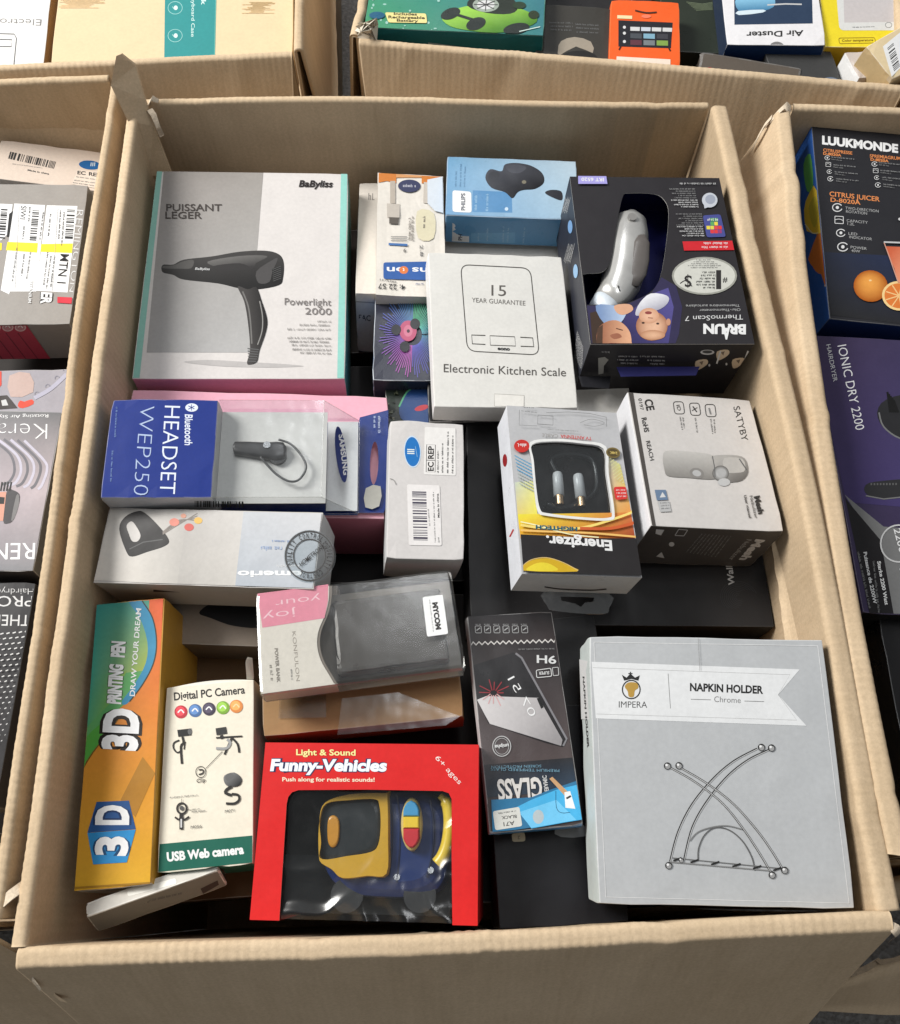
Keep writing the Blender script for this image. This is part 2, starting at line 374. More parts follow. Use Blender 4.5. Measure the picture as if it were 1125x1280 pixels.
    def greek(s, part, x0, y0, x1, y1, ux, uy, col, seed=0, fill=.8):
        """one line of print too small to read: letter-sized ticks in word-sized runs"""
        r = random.Random(seed * 977 + int(x0 * 13 + y0 * 7)); T = math.hypot(x1 - x0, y1 - y0); h = math.hypot(ux, uy); L = s.up(); t = 0; vs = []; fs = []
        dx, dy = (x1 - x0) / T, (y1 - y0) / T; n = r.randint(2, 8); 
        while t < T - h * .3:
            if n == 0: t += h * .55; n = r.randint(2, 9); continue
            w = h * r.uniform(.3, .5); hh = r.choice((.62, .66, .7, .98, 1.0)); st = h * .15
            rects = [(t, 0, t + st, hh)]
            if r.random() < .6: rects.append((t + w - st, 0, t + w, min(hh, .68)))
            for yy in r.sample((0, .3, .56), r.choice((1, 1, 2))): rects.append((t, yy, t + w, yy + .12))
            for (a0, b0, a1, b1) in rects:
                o = len(vs)
                for (a, b) in ((a0, b0), (a1, b0), (a1, b1), (a0, b1)): vs.append(s.P(s.at(x0 + dx * a + ux * b, y0 + dy * a + uy * b), L))
                fs.append((o, o + 1, o + 2, o + 3))
            t += w + h * .16; n -= 1
        s.mb('fine_print' if part == 'lettering' else part + '_detail' if part in s.SEP else part).add(vs, fs, col); return s
    def block(s, part, lines, ux, uy, col, seed=0):
        for k, (x0, y0, x1, y1) in enumerate(lines): s.greek(part, x0, y0, x1, y1, ux, uy, col, seed + k)
        return s
    def barcode(s, part, x, y, ax, ay, hx, hy, n, col, seed=1):
        r = random.Random(seed); t = 0; L = s.up(); vs = []; fs = []
        ws = [r.choice((1, 1, 1, 2, 2, 3)) for _ in range(n)]; T = sum(ws)
        for i, w in enumerate(ws):
            if i % 2 == 0:
                o = len(vs)
                for a, b in ((t, 0), (t + w, 0), (t + w, 1), (t, 1)): vs.append(s.P(s.at(x + ax * a / T + hx * b, y + ay * a / T + hy * b), L))
                fs.append((o, o + 1, o + 2, o + 3))
            t += w
        s.mb(part).add(vs, fs, col); return s
    def done(s):
        for (k, _), mb in s.parts.items():
            o = mb.build(k, 'paper' if k in ('sticker', 'address_label') else s.mat, s.b.o)
            if k not in s.SEP: o['kind'] = 'stuff'
def plate(name, outer, holes, z0, z1, col, mat, parent, side=None, mb=None):
    """flat sheet with holes between heights z0 < z1 in its parent's space"""
    loops = [[Vector((p[0], p[1], 0)) for p in outer]] + [[Vector((p[0], p[1], 0)) for p in h] for h in holes]
    tri = tessellate_polygon(loops); flat = [p for l in loops for p in l]; m = mb or MB()
    m.add([(p.x, p.y, z1) for p in flat], tri, col); m.add([(p.x, p.y, z0) for p in flat], tri, side or col)
    for l in loops:
        n = len(l); vs = [(p.x, p.y, z1) for p in l] + [(p.x, p.y, z0) for p in l]
        m.add(vs, [(i, (i + 1) % n, n + (i + 1) % n, n + i) for i in range(n)], side or col)
    return m if mb else m.build(name, mat, parent)
def tube(mb, pts, rad, col, n=10, caps=True):
    P = [Vector(p) for p in pts]; N = len(P); R = rad if isinstance(rad, (list, tuple)) else [rad] * N; vs = []; fs = []
    ref = Vector((0, 0, 1)) if abs((P[-1] - P[0]).normalized().z) < .9 else Vector((1, 0, 0))
    for i in range(N):
        d = (P[min(i + 1, N - 1)] - P[max(i - 1, 0)]).normalized(); u = d.cross(ref).normalized(); v = u.cross(d)
        for k in range(n):
            a = 2 * math.pi * k / n; vs.append(P[i] + (u * math.cos(a) + v * math.sin(a)) * R[i])
    for i in range(N - 1):
        for k in range(n): fs.append((i * n + k, i * n + (k + 1) % n, (i + 1) * n + (k + 1) % n, (i + 1) * n + k))
    if caps: fs.append(tuple(range(n))[::-1]); fs.append(tuple((N - 1) * n + k for k in range(n)))
    mb.add(vs, fs, col); return mb
def loft(mb, sections, col, caps=True):
    n = len(sections[0]); vs = [p for s in sections for p in s]; fs = []
    for i in range(len(sections) - 1):
        for k in range(n): fs.append((i * n + k, i * n + (k + 1) % n, (i + 1) * n + (k + 1) % n, (i + 1) * n + k))
    if caps: fs.append(tuple(range(n))[::-1]); fs.append(tuple((len(sections) - 1) * n + k for k in range(n)))
    mb.add(vs, fs, col); return mb
# ------------------------------------------------------------------ ground
g = MB(); g.add([(-6, -6, 0), (6, -6, 0), (6, 6, 0), (-6, 6, 0)], [(0, 1, 2, 3)], None)
g = g.build('ground', 'ground'); g['kind'] = 'structure'

# ------------------------------------------------------------------ open cartons of corrugated board
RIM = .50
def strip(name, parent, A, B, out, rows, seed, step, t=.0036, inset=(0, 0), taper=0, wob=(.003, .0025), tear=0, bulge=0, apex=None, end=None):
    """a panel of board: rows of (outward offset, height, rib depth, share of wobble) swept from A to B"""
    A, B = Vector(A), Vector(B); T = (B - A).length; d = (B - A) / T; out = Vector(out)
    n = max(3, int((T - inset[0] - inset[1]) / step)); R = len(rows)
    nrm = []
    for i in range(R):
        a = rows[max(0, i - 1)]; b = rows[min(R - 1, i + 1)]; tx, tz = b[0] - a[0], b[1] - a[1]; l = math.hypot(tx, tz) or 1
        nrm.append((0, 1) if apex is not None and i == (R + apex if apex < 0 else apex) else (-tz / l, tx / l))      # left of the direction of travel: the inside of the carton, then the top, then the flap's outside
    al = [0]
    for i in range(1, R): al.append(al[-1] + math.hypot(rows[i][0] - rows[i - 1][0], rows[i][1] - rows[i - 1][1]))
    rq = random.Random(seed * 31 + 5); dents = [(rq.uniform(.03, T - .03), rq.uniform(-.0016, .0014), rq.uniform(.004, .014), rq.uniform(-.5, .5)) for _ in range(7)]
    mb = MB(); uv = []
    for side in (1, -1):
        for j in range(n + 1):
            for i in range(R):
                o, z, rib, wb = rows[i]
                f = al[i] / al[-1]; s0 = inset[0] + taper * f; s1 = T - inset[1] - (taper if end is None else end) * f
                s = s0 + (s1 - s0) * j / n
                w1 = noise.noise((s * 2.3 + seed * 7.1, seed, z * 2)) ; w2 = noise.noise((s * 3.1 + seed * 3.3, 4.2 + seed, 0)); w3 = noise.noise((s * 11 + seed, z * 9, seed * 2.))
                r = rib * (math.sin(2 * math.pi * s / .0068 + 2.5 * noise.noise((s * 9, seed, 0))) * (.28 + .4 * noise.noise((s * 14, seed, z * 6))) + noise.noise((s * 95, seed * 1.7, z * 22)) * .55)
                oo = o + bulge * math.sin(math.pi * s / T) + (w1 * wob[0] * 2 + w3 * .0004) * wb; zz = z + w2 * wob[1] * 2 * wb
                for (sd0, am, wd, sl0) in dents: oo += am * wb * math.exp(-((s - sd0 - sl0 * (z - .45)) / wd) ** 2)
                if tear and i == R - 1: zz += noise.noise((s * 60, seed, 1)) * tear
                k = side * t / 2 + r
                p = A + d * s + out * (oo + nrm[i][0] * k); mb.v.append((p.x, p.y, max(.001, zz + nrm[i][1] * k))); uv.append((s, al[i] + side * .31))
    off = (n + 1) * R; q = lambda s, j, i: s * off + j * R + i
    for j in range(n):
        for i in range(R - 1):
            mb.f.append([q(0, j, i), q(0, j + 1, i), q(0, j + 1, i + 1), q(0, j, i + 1)]); mb.f.append([q(1, j, i + 1), q(1, j + 1, i + 1), q(1, j + 1, i), q(1, j, i)])
        for i in (0, R - 1):
          if apex is None or i != (R + apex if apex < 0 else apex): mb.f.append([q(0, j, i), q(1, j, i), q(1, j + 1, i), q(0, j + 1, i)])
    for j in (0, n):
        for i in range(R - 1): mb.f.append([q(0, j, i), q(0, j, i + 1), q(1, j, i + 1), q(1, j, i)])
    mb.c = [None] * len(mb.f)
    return mb.build(name, 'card', parent, smooth=True, uvs=uv)
def carton(name, corners, specs, label, seed):
    """corners: front-left, front-right, rear-right, rear-left of the rim; specs per side: front, right, rear, left -> (roll radius, flap lean deg, flap length, fine, rib)"""
    root = empty(name, (corners[0][0], corners[0][1], 0)); tag(root, label, 'carton')
    base = Vector(corners[0]); loc = [Vector(c) - base for c in corners]
    ctr = sum(loc, Vector((0, 0))) / 4
    for k, side in enumerate(('front', 'right', 'rear', 'left')):
        r, lean, fl, fine, rib = specs[side]; A, B = loc[k], loc[(k + 1) % 4]; d = (B - A).normalized(); out = Vector((d.y, -d.x))
        if out.dot((A + B) / 2 - ctr) < 0: out = -out
        th = math.radians(lean); H = RIM; step = .0018 if fine else .03
        tw = specs.get('top', {}).get(side, .0012); dr = tw * .10
        w = [(0, 0.002, 0, 0), (0, .2, .00005, .4), (0, .33, .00008, .8), (0, .40, .0001, 1), (0, .43, .00012, 1), (0, .455, .00015, 1), (0, .472, rib * .35, 1), (0, .486, rib * .6, 1), (0, .493, rib * .8, 1)]
        arc = [(r + r * math.cos(a), H - r + r * math.sin(a), rib, 1) for a in [math.radians(180 - 80 * i / 4) for i in range(5)]] + [(r + tw * .25, H - dr * .1, rib * .5, 1), (r + tw * .5, H - dr * .4, rib * .5, 1)]
        strip('wall', root, A, B, out, w + arc, seed + k, step, inset=(.003 - specs.get('over', {}).get(side, 0),) * 2, bulge=specs.get('bulge', {}).get(side, 0), apex=-1)
        arc2 = [(r + tw * .5, H - dr * .4, rib * .5, 1), (r + tw * .8, H - dr * .8, rib * .7, 1)] + [(r + tw + r * math.cos(a), H - dr - r + r * math.sin(a), rib * 1.2, 1) for a in [math.pi / 2 - .15 + (th - math.pi / 2 + .15) * i / 5 for i in range(6)]]
        ox, oz = arc2[-1][:2]; f = list(arc2)
        for q in (.006, .013, .022, .035, .06, .1, .15, .2, .25, .3):
            if q < fl: f.append((ox + q * math.sin(th), oz - q * math.cos(th), rib * max(.12, 1 - q / .03), 1 + q * 3))
        f.append((ox + fl * math.sin(th), oz - fl * math.cos(th), 0, 1 + fl * 3))
        strip('flap', root, A, B, out, f, seed + k, step, inset=(.003 - specs.get('over', {}).get(side, 0), .003 - specs.get('over', {}).get(side, 0)), taper=.012, end=-specs['ext'][side] if side in specs.get('ext', {}) else None, tear=.004, bulge=specs.get('bulge', {}).get(side, 0), apex=0)
    bt = MB(); bt.add([(p.x, p.y, .006) for p in loc], [(0, 1, 2, 3)], None); bt.build('bottom', 'card', root, uvs=[(p.x, p.y) for p in loc])
    return root, base
HID = (.004, 4, .22, False, .0002)
main, mbase = carton('open_carton', [(0, 0), (.598, 0), (.600, .781), (-.006, .806)],
    dict(over=dict(front=.007), bulge=dict(right=.006, front=.001), top=dict(front=.0055, right=.008, rear=.0012, left=.003), front=(.0026, 22, .27, True, .00036), right=(.003, 4, .2, True, .00016), rear=(.002, 3, .2, True, .0003), left=(.0025, 3, .24, True, .00036)),
    'large open brown carton in the middle, packed with boxed small electronics', 3)
cart_l, lbase = carton('open_carton', [(-.625, .0), (-.024, .018), (-.039, .843), (-.64, .835)],
    dict(ext=dict(front=.07), front=(.003, 21, .3, True, .0003), right=(.002, 3, .22, True, .0004), rear=(.0025, 3, .2, True, .0003), left=HID),
    'open brown carton at the left edge holding grey hair-tool boxes with white address labels', 13)
cart_r, rbase = carton('open_carton', [(.626, .035), (1.23, -.012), (1.285, .723), (.682, .772)],
    dict(top=dict(left=.007), bulge=dict(left=.012), front=HID, right=HID, rear=(.0025, 4, .2, True, .0003), left=(.003, 20, .07, True, .0002)),
    'open brown carton at the right edge holding a juicer box and a purple hairdryer box', 23)
carton('open_carton', [(-.445, .861), (.157, .877), (.14, 1.66), (-.46, 1.65)],
    dict(front=(.0025, 19, .11, True, .00035), right=(.003, 5, .2, True, .0003), rear=HID, left=HID),
    'open brown carton at the upper left holding a large kraft box', 33)
carton('open_carton', [(.225, .898), (.812, .800), (.94, 1.57), (.35, 1.67)],
    dict(front=(.003, 17, .12, True, .00035), right=HID, rear=HID, left=(.003, 5, .2, True, .0003)),
    'open brown carton at the upper right, front flap hanging out under a green toy box', 43)
# torn corner flap standing up in the rear left corner
def sheet(name, pts, t, mat, parent, base=(0, 0), seed=0, col=None):
    """a bent board piece through ordered 3-D outline points"""
    P = [Vector(p) - Vector((base[0], base[1], 0)) for p in pts]; n = (P[1] - P[0]).cross(P[2] - P[0]).normalized() * t / 2
    ax = (P[1] - P[0]).normalized(); ay = n.normalized().cross(ax); N = len(P)
    tri = tessellate_polygon([[Vector(((p - P[0]).dot(ax), (p - P[0]).dot(ay), 0)) for p in P]])
    m = MB(); m.add([p + n for p in P], tri, col); m.add([p - n for p in P], tri, col); m.add([p + n for p in P] + [p - n for p in P], [(i, (i + 1) % N, N + (i + 1) % N, N + i) for i in range(N)], col)
    uv = [((p - P[0]).dot(ay), (p - P[0]).dot(ax)) for p in P]
    return m.build(name, mat, parent, uvs=uv * 4)
sheet('torn_flap', [(-.008, .766, .44), (.0165, .7655, .44), (.0075, .789, .487), (.004, .803, .508), (-.001, .826, .531), (-.010, .823, .547), (-.0135, .818, .549), (-.0225, .797, .532), (-.014, .782, .50)], .0045, 'card', main, mbase)
def curl(name, parent, base, pts, w, mat='torn', seed=0):
    """a curled strip of torn liner paper"""
    r = random.Random(seed); P = [Vector(p) - Vector((base[0], base[1], 0)) for p in pts]; vs = []; wd = Vector(w)
    for i, p in enumerate(P):
        k = r.uniform(.75, 1.15); vs += [p - wd * k / 2, p + wd * k / 2]
    m = MB(); fs = [(2 * i, 2 * i + 1, 2 * i + 3, 2 * i + 2) for i in range(len(P) - 1)]; m.add(vs, fs, None)
    m.add([Vector(v) + Vector((0, .0004, .0007)) for v in vs], fs, None)
    return m.build(name, mat, parent, smooth=True)
curl('torn_paper', main, mbase, [(.003, .797, .497), (.008, .793, .503), (.012, .788, .500), (.014, .782, .490), (.016, .778, .482)], (.005, .002, .001), seed=1)
curl('torn_paper', main, mbase, [(.004, .806, .499), (.010, .806, .506), (.016, .805, .503)], (.002, .004, .002), seed=2)
curl('torn_paper', main, mbase, [(.597, -.003, .497), (.603, -.008, .502), (.608, -.012, .496), (.606, -.016, .486)], (.006, .004, .001), seed=3)
curl('torn_paper', main, mbase, [(.012, -.002, .494), (.004, -.010, .491), (.001, -.018, .482), (.002, -.026, .468)], (.003, .003, .006), seed=4)
curl('torn_paper', main, mbase, [(.002, -.014, .474), (.006, -.022, .462), (.004, -.03, .45), (.010, -.036, .443)], (.006, -.001, .003), 'card', seed=9)
curl('torn_paper', cart_l, lbase, [(-.022, .03, .499), (-.014, .036, .502), (-.009, .042, .495), (-.010, .045, .487)], (.004, -.006, .002), seed=5)
curl('torn_paper', cart_r, rbase, [(.684, .772, .498), (.676, .772, .505), (.668, .768, .498), (.66, .764, .486)], (.003, .007, .002), seed=6)
curl('torn_paper', cart_r, rbase, [(.664, .768, .494), (.657, .762, .489), (.652, .756, .478), (.649, .752, .466)], (.002, .006, .001), seed=7)
# the right carton's front flap, torn along its upper edge, sticking out low
def low_flap():
    A = [(.575, -.07, .285), (.64, -.052, .30), (.70, -.036, .305), (.80, -.012, .31)]; Bt = [(.60, -.082, .20), (.66, -.086, .19), (.72, -.092, .185), (.82, -.095, .18)]
    m = MB(); uv = []; n = 24; b = Vector((rbase.x, rbase.y, 0))
    for k in (0, 1):
        for j in range(n + 1):
            t = j / n * 3; i = min(2, int(t)); f = t - i
            a = Vector(A[i]).lerp(Vector(A[i + 1]), f) + Vector((0, 0, noise.noise((j * .9, 3, 1)) * .004)); c = Vector(Bt[i]).lerp(Vector(Bt[i + 1]), f)
            for q in range(5):
                p = a.lerp(c, q / 4) - b + Vector((0, -.0045 * k, .0015 * k)); m.v.append(tuple(p)); uv.append((j / n * .24, q * .03))
    o = (n + 1) * 5
    for j in range(n):
        for q in range(4):
            for k in (0, 1): m.f.append([k * o + j * 5 + q, k * o + (j + 1) * 5 + q, k * o + (j + 1) * 5 + q + 1, k * o + j * 5 + q + 1])
        m.f.append([j * 5, (j + 1) * 5, o + (j + 1) * 5, o + j * 5]); m.f.append([j * 5 + 4, (j + 1) * 5 + 4, o + (j + 1) * 5 + 4, o + j * 5 + 4])
    m.c = [None] * len(m.f); return m.build('low_flap', 'card', cart_r, smooth=True, uvs=uv)
low_flap()
for k, (x, y, z) in enumerate([(.598, -.062, .298), (.63, -.052, .306), (.668, -.042, .312), (.71, -.03, .315)]):
    curl('torn_paper', cart_r, rbase, [(x, y, z), (x + .014, y + .002, z + .004), (x + .03, y + .006, z + .001), (x + .042, y + .012, z + .003)], (.001, -.003, .006), seed=20 + k)
# ------------------------------------------------------------------ main carton, rear row
W1 = C(212, 209, 203); INK = C(48, 46, 46); GREY = C(128, 124, 122)
# --- hairdryer box
b = Box('hairdryer_box', (.1068, .6255, .447), (2.4, 2.9, -.3), (.2062, .257, .09), dict(top=C(208, 203, 200), left=C(118, 170, 158), front=C(232, 165, 188), right=C(96, 150, 140)),
        'white and grey hairdryer box with mint edges in the rear left corner')
a = b.art('top', (150, 190, 3.75))
a.poly('printed_panel', [(160, 80), (199, 84), (90, 1075), (40, 1075)], C(135, 186, 174)); a.poly('printed_panel', [(1036, 90), (1085, 90), (1070, 1075), (1018, 1075)], C(140, 196, 186))
a.grad('printed_panel', [(205, 88), (672, 90), (605, 940), (125, 940)], [C(140, 134, 130), C(150, 145, 140), C(172, 171, 170), C(158, 156, 155)])
a.poly('printed_picture', [(300, 985), (420, 975), (600, 985), (780, 995), (860, 1005), (700, 1010), (480, 1005)], C(178, 174, 172), 4)
a.poly('printed_picture', [(200, 530), (250, 528), (300, 505), (430, 490), (560, 468), (680, 463), (745, 480), (768, 520), (765, 590), (745, 625), (640, 645), (560, 640), (460, 617), (300, 599), (250, 577), (200, 564)], C(62, 60, 59), 4, g=(480, 470, 500, 640, C(22, 21, 21)))
a.poly('printed_picture', [(410, 515), (560, 488), (690, 488), (640, 520), (610, 548), (480, 545)], C(104, 102, 100), 4, g=(540, 486, 550, 550, C(48, 46, 46))); a.poly('printed_picture', [(440, 535), (560, 522), (615, 545), (600, 553), (470, 556)], C(48, 46, 46), 4)
a.poly('printed_picture', [(205, 535), (250, 532), (300, 512), (345, 508), (335, 545), (280, 548), (205, 546)], C(88, 86, 84), 3)
a.poly('printed_picture', [(640, 560), (710, 510), (740, 500), (715, 560), (700, 610), (650, 615)], C(72, 70, 70), 3)
a.poly('printed_picture', [(712, 550), (758, 530), (754, 600), (722, 614)], C(26, 25, 25))
for k in range(7): a.line('printed_picture', [(715 + k * .6, 552 + k * 9), (756, 535 + k * 9.5)], 2, C(92))
a.poly('printed_picture', [(552, 632), (600, 645), (640, 635), (665, 700), (690, 780), (686, 840), (655, 930), (642, 985), (606, 998), (596, 985), (610, 925), (600, 800), (582, 700)], C(66, 63, 62), 4, g=(590, 800, 690, 790, C(20, 18, 18)))
a.line('printed_picture', [(575, 655), (600, 720), (612, 800), (618, 900)], 7, C(110, 108, 106), smooth=5); a.line('printed_picture', [(655, 700), (668, 770), (666, 840), (645, 905)], 5, C(140, 138, 135), smooth=5)
for k in range(6): a.line('printed_picture', [(598 + k * .5, 922 + k * 12), (652 - k * 2.5, 928 + k * 11)], 4, C(95))
a.text('lettering', 'PUISSANT', 217, 277, 478, 278, 0, -31, C(66, 60, 57), .012); a.text('lettering', 'LEGER', 213, 313, 385, 314, 0, -31, C(66, 60, 57), .012)
a.text('lettering', 'BaByliss', 838, 164, 998, 166, 0, -29, C(36, 30, 30), .03, .2); a.text('lettering', 'BaByliss', 352, 554, 422, 556, 0, -11, C(200), .02, .2)
a.text('lettering', 'Powerlight', 772, 718, 990, 722, 0, -32, C(120, 114, 112)); a.text('lettering', '2000', 868, 762, 992, 765, 0, -30, C(120, 114, 112))
a.block('lettering', [(925, 800, 990, 801), (842, 816, 990, 818), (785, 836, 990, 839)], 0, -10, C(140, 136, 133), 1); a.block('lettering', [(785, 876, 988, 880), (792, 893, 988, 897), (806, 910, 988, 914), (808, 930, 988, 934), (845, 946, 988, 950)], 0, -10, C(132, 128, 125), 2)
a.done()
a = b.art('front', (150, 190, 3.75)); a.greek('lettering', 510, 1108, 600, 1110, 0, -6, C(130, 70, 90)); a.done()
# --- slim white box standing beside it
b = Box('slim_white_box', (.2415, .6848, .425), (-7, 3, -1.1), (.045, .1725, .09), dict(top=C(214, 206, 196)), 'slim plain off-white box in the shade right of the hairdryer box', mat='matt')
a = b.art('top', (430, 180, 3.555)); a.greek('lettering', 108, 248, 140, 250, 0, -30, C(150, 144, 138), 5); a.done()
a = b.art('front', (430, 180, 3.555)); a.text('lettering', 'EAC', 66, 782, 118, 786, 0, -24, C(60), .01); a.line('lettering', [(44, 700), (140, 706)], 4, C(150, 145, 140)); a.done()
# --- charging cable box, crumpled
def crumpled(name, c, rot, size, cols, label, amp, mat='satin', n=14, cat='box'):
    """a soft box whose faces are dented: closed grid mesh, origin at the middle of its top face"""
    b = Box(name, c, rot, size, cols, label, cat, mat, body=False); w, h, d = size; r = random.Random(7); mb = MB(); off = r.random() * 50
    prof = [(-1, -1), (-1, -.35), (-1, 0)] + [(-1 + 2 * i / n, 0) for i in range(1, n)] + [(1, 0), (1, -.35), (1, -1)]
    m = n
    for j in range(m + 1):
        for (px, pz) in prof:
            x, y, z = px * w / 2, -h / 2 + h * j / m, pz * d
            q = Vector((x * 30 + off, y * 30, z * 30)); edge = min(1, (1 - abs(px)) * 4 + .15) if pz == 0 else .5
            dz = -abs(noise.noise(q)) * amp * edge; dx = noise.noise(q + Vector((9, 0, 0))) * amp * .5 ; dy = noise.noise(q + Vector((0, 9, 0))) * amp * .5 if j in (0, m) else 0
            if pz == 0: dz -= max(0, noise.noise(q * 2.3)) * amp * .5
            mb.v.append((x + dx, y + dy, z + dz))
    R = len(prof)
    for j in range(m):
        for i in range(R - 1):
            mb.f.append([j * R + i, j * R + i + 1, (j + 1) * R + i + 1, (j + 1) * R + i][::-1]); mb.c.append(cols['left'] if i < 2 else cols['right'] if i >= R - 3 else cols['top'])
    mb.f.append(list(range(R))); mb.c.append(cols['front']); mb.f.append([m * R + i for i in range(R)][::-1]); mb.c.append(cols['front'])
    body = mb.build('body', mat, b.o); b.body = body; b.amp = amp
    return b
b = crumpled('charging_cable_box', (.2776, .6667, .448), (1.7, 5.7, -1.), (.0712, .1589, .022), dict(top=C(218, 212, 203), left=C(200, 190, 178), right=C(200), front=C(215, 210, 204)), 'small crumpled white cable box with an orange end and blue logo', .0012)
a = b.art('top', (430, 180, 3.555)); a.lift = .0003; OR = C(200, 122, 56)
a.poly('printed_panel', [(145, 128), (232, 132), (232, 175), (190, 165), (145, 172)], OR); a.poly('printed_panel', [(345, 138), (440, 140), (440, 190), (400, 170), (345, 176)], OR)
a.poly('printed_panel', [(232, 130), (345, 138), (345, 150), (232, 150)], C(206, 150, 100))
a.poly('printed_logo', ellipse(290, 187, 50, 28), C(58, 62, 92)); a.greek('lettering', 262, 192, 320, 194, 0, -14, C(190, 190, 200))
a.poly('printed_picture', [(205, 165), (228, 165), (228, 265), (205, 265)], C(178, 168, 156)); a.poly('printed_picture', [(190, 265), (248, 268), (246, 328), (192, 326)], C(188, 180, 170)); a.poly('printed_picture', [(201, 328), (243, 328), (241, 357), (201, 355)], C(92, 86, 80))
a.poly('printed_picture', [(355, 170), (372, 172), (372, 265), (352, 262)], C(190, 182, 172)); a.poly('printed_picture', [(325, 300), (400, 310), (398, 420), (330, 418)], C(212, 204, 176), 3)
for k in range(3): a.line('printed_panel', [(208, 412 + k * 9), (280, 413 + k * 9)], 2, C(70, 70, 76))
a.line('printed_panel', [(198, 446), (282, 450)], 10, C(70, 110, 165)); a.block('lettering', [(308, 430, 310, 320), (295, 425, 297, 330), (360, 375, 362, 320)], -12, 0, C(120, 112, 106), 3)
a.text('lettering', '9', 276, 466, 264, 466, 0, 16, C(60)); a.text('lettering', '2.8', 336, 450, 338, 500, 14, 0, C(110))
a.poly('printed_logo', rrect([(175, 528), (372, 524), (372, 607), (175, 601)], .15), C(52, 92, 158)); a.text('lettering', 'ins on', 392, 552, 190, 549, 0, 26, C(232), .02); a.poly('printed_logo', ellipse(265, 562, 20, 17), C(214, 120, 66)); a.text('lettering', 't', 269, 554, 261, 554, 0, 16, C(235), .02)
a.text('lettering', '4: 22 571', 272, 628, 140, 620, 0, 22, C(58), .01); a.greek('lettering', 232, 612, 158, 600, 0, 9, C(80), 4); a.greek('lettering', 352, 620, 318, 620, 0, 8, C(70, 90, 140), 4)
a.done()
tb = plate('hang_tab', [(.018, .072), (.0345, .0775), (.0345, .028), (.026, .030), (.018, .04)], [], .0012, .0018, C(205, 212, 220), 'plastic', b.o)
# --- earphone box, blue
b = Box('earphone_box', (.3875, .7187, .455), (-1.1, 1.1, -3.9), (.1409, .0843, .0408), dict(top=C(140, 172, 198), front=C(92, 148, 192), left=C(92, 140, 180), right=C(140, 172, 198)), 'sky blue earphone box against the rear wall of the middle carton', mat='gloss')
a = b.art('top', (430, 180, 3.555))
a.grad('printed_panel', [(455, 57), (1034, 74), (1042, 338), (450, 318)], [C(112, 158, 192), C(176, 194, 206), C(160, 186, 204), C(104, 150, 188)])
a.poly('printed_panel', [(572, 206), (745, 214), (748, 306), (570, 302)], C(84, 134, 178)); a.block('lettering', [(590, 295, 592, 228), (640, 298, 642, 222)], -12, 0, C(150, 185, 210), 1); a.block('lettering', [(520, 190, 524, 90), (538, 192, 542, 100), (500, 190, 502, 120)], -9, 0, C(90, 130, 165), 5)
a.poly('sticker', rrect([(482, 206), (565, 213), (567, 306), (482, 302)], .15), C(228)); a.text('lettering', 'PHILIPS', 538, 296, 538, 220, -17, 0, C(40, 50, 70), .03)
a.poly('printed_picture', [(628, 150), (650, 113), (700, 122), (715, 92), (765, 85), (830, 97), (880, 130), (888, 172), (850, 200), (800, 205), (772, 215), (748, 242), (715, 215), (655, 195)], C(70, 72, 80), 4, g=(720, 88, 780, 230, C(22, 22, 26)))
a.poly('printed_picture', [(720, 100), (765, 92), (810, 105), (780, 130), (735, 125)], C(74, 76, 84), 4); a.poly('printed_picture', ellipse(800, 170, 10, 8), C(120, 115, 100)); a.poly('printed_picture', [(640, 150), (655, 125), (690, 130), (680, 165), (650, 170)], C(58, 60, 66), 4)
a.poly('printed_picture', [(893, 218), (920, 205), (965, 212), (968, 250), (930, 240)], C(44, 44, 50), 4); a.poly('printed_picture', ellipse(722, 290, 8, 8), C(190, 210, 225))
a.done()
a = b.art('front', (430, 180, 3.555)); a.poly('sticker', [(482, 341), (556, 345), (556, 436), (480, 432)], C(225)); a.text('lettering', 'PHILIPS', 524, 428, 526, 352, -16, 0, C(40, 50, 70), .03)
a.poly('printed_panel', [(565, 345), (760, 352), (760, 440), (565, 436)], C(112, 166, 205)); a.block('lettering', [(600, 430, 602, 360), (640, 430, 642, 362), (710, 436, 712, 366), (730, 436, 734, 370), (800, 440, 806, 370)], -9, 0, C(160, 195, 220), 6); a.done()
# --- fan box with rainbow print, under the scale
b = Box('case_fan_box', (.279, .547, .432), (0, 1, -2), (.084, .105, .05), dict(top=C(50, 52, 64), left=C(60, 110, 175), front=C(40, 48, 60), edge=C(200, 205, 210)), 'black fan box with a rainbow starburst print, half under the white scale box', mat='gloss', wear=.7)
a = b.art('top', (430, 180, 3.555)); import colorsys
for k in range(84):
    t = 2 * math.pi * k / 84; h = (.93 if -2.6 < math.atan2(math.sin(t), math.cos(t)) < -2.6 else (.42 + .26 * (math.sin(t) * .5 + .5) + (.16 if math.cos(t) < 0 else 0))) % 1
    cc = colorsys.hsv_to_rgb(h, .5, .72); cc = tuple(min(.8, s2l(v * 255)) for v in cc); r0 = 46; r1 = 120 + 50 * abs(math.sin(k * 2.4)) 
    a.line('printed_picture', [(305 + r0 * math.cos(t) * .9, 850 + r0 * math.sin(t)), (305 + r1 * math.cos(t) * .9, 850 + r1 * 1.12 * math.sin(t))], 3.2, tuple(v * .8 for v in cc))
a.poly('printed_picture', ellipse(285, 835, 38, 46), C(170, 72, 104)); a.poly('printed_picture', ellipse(285, 835, 20, 26), C(186, 104, 128)); a.poly('printed_picture', ellipse(286, 836, 7, 8), C(60, 30, 45))
for x, y in ((316, 804), (270, 905), (232, 830)): a.poly('printed_picture', ellipse(x, y, 22, 24), C(26, 26, 32))
a.done()
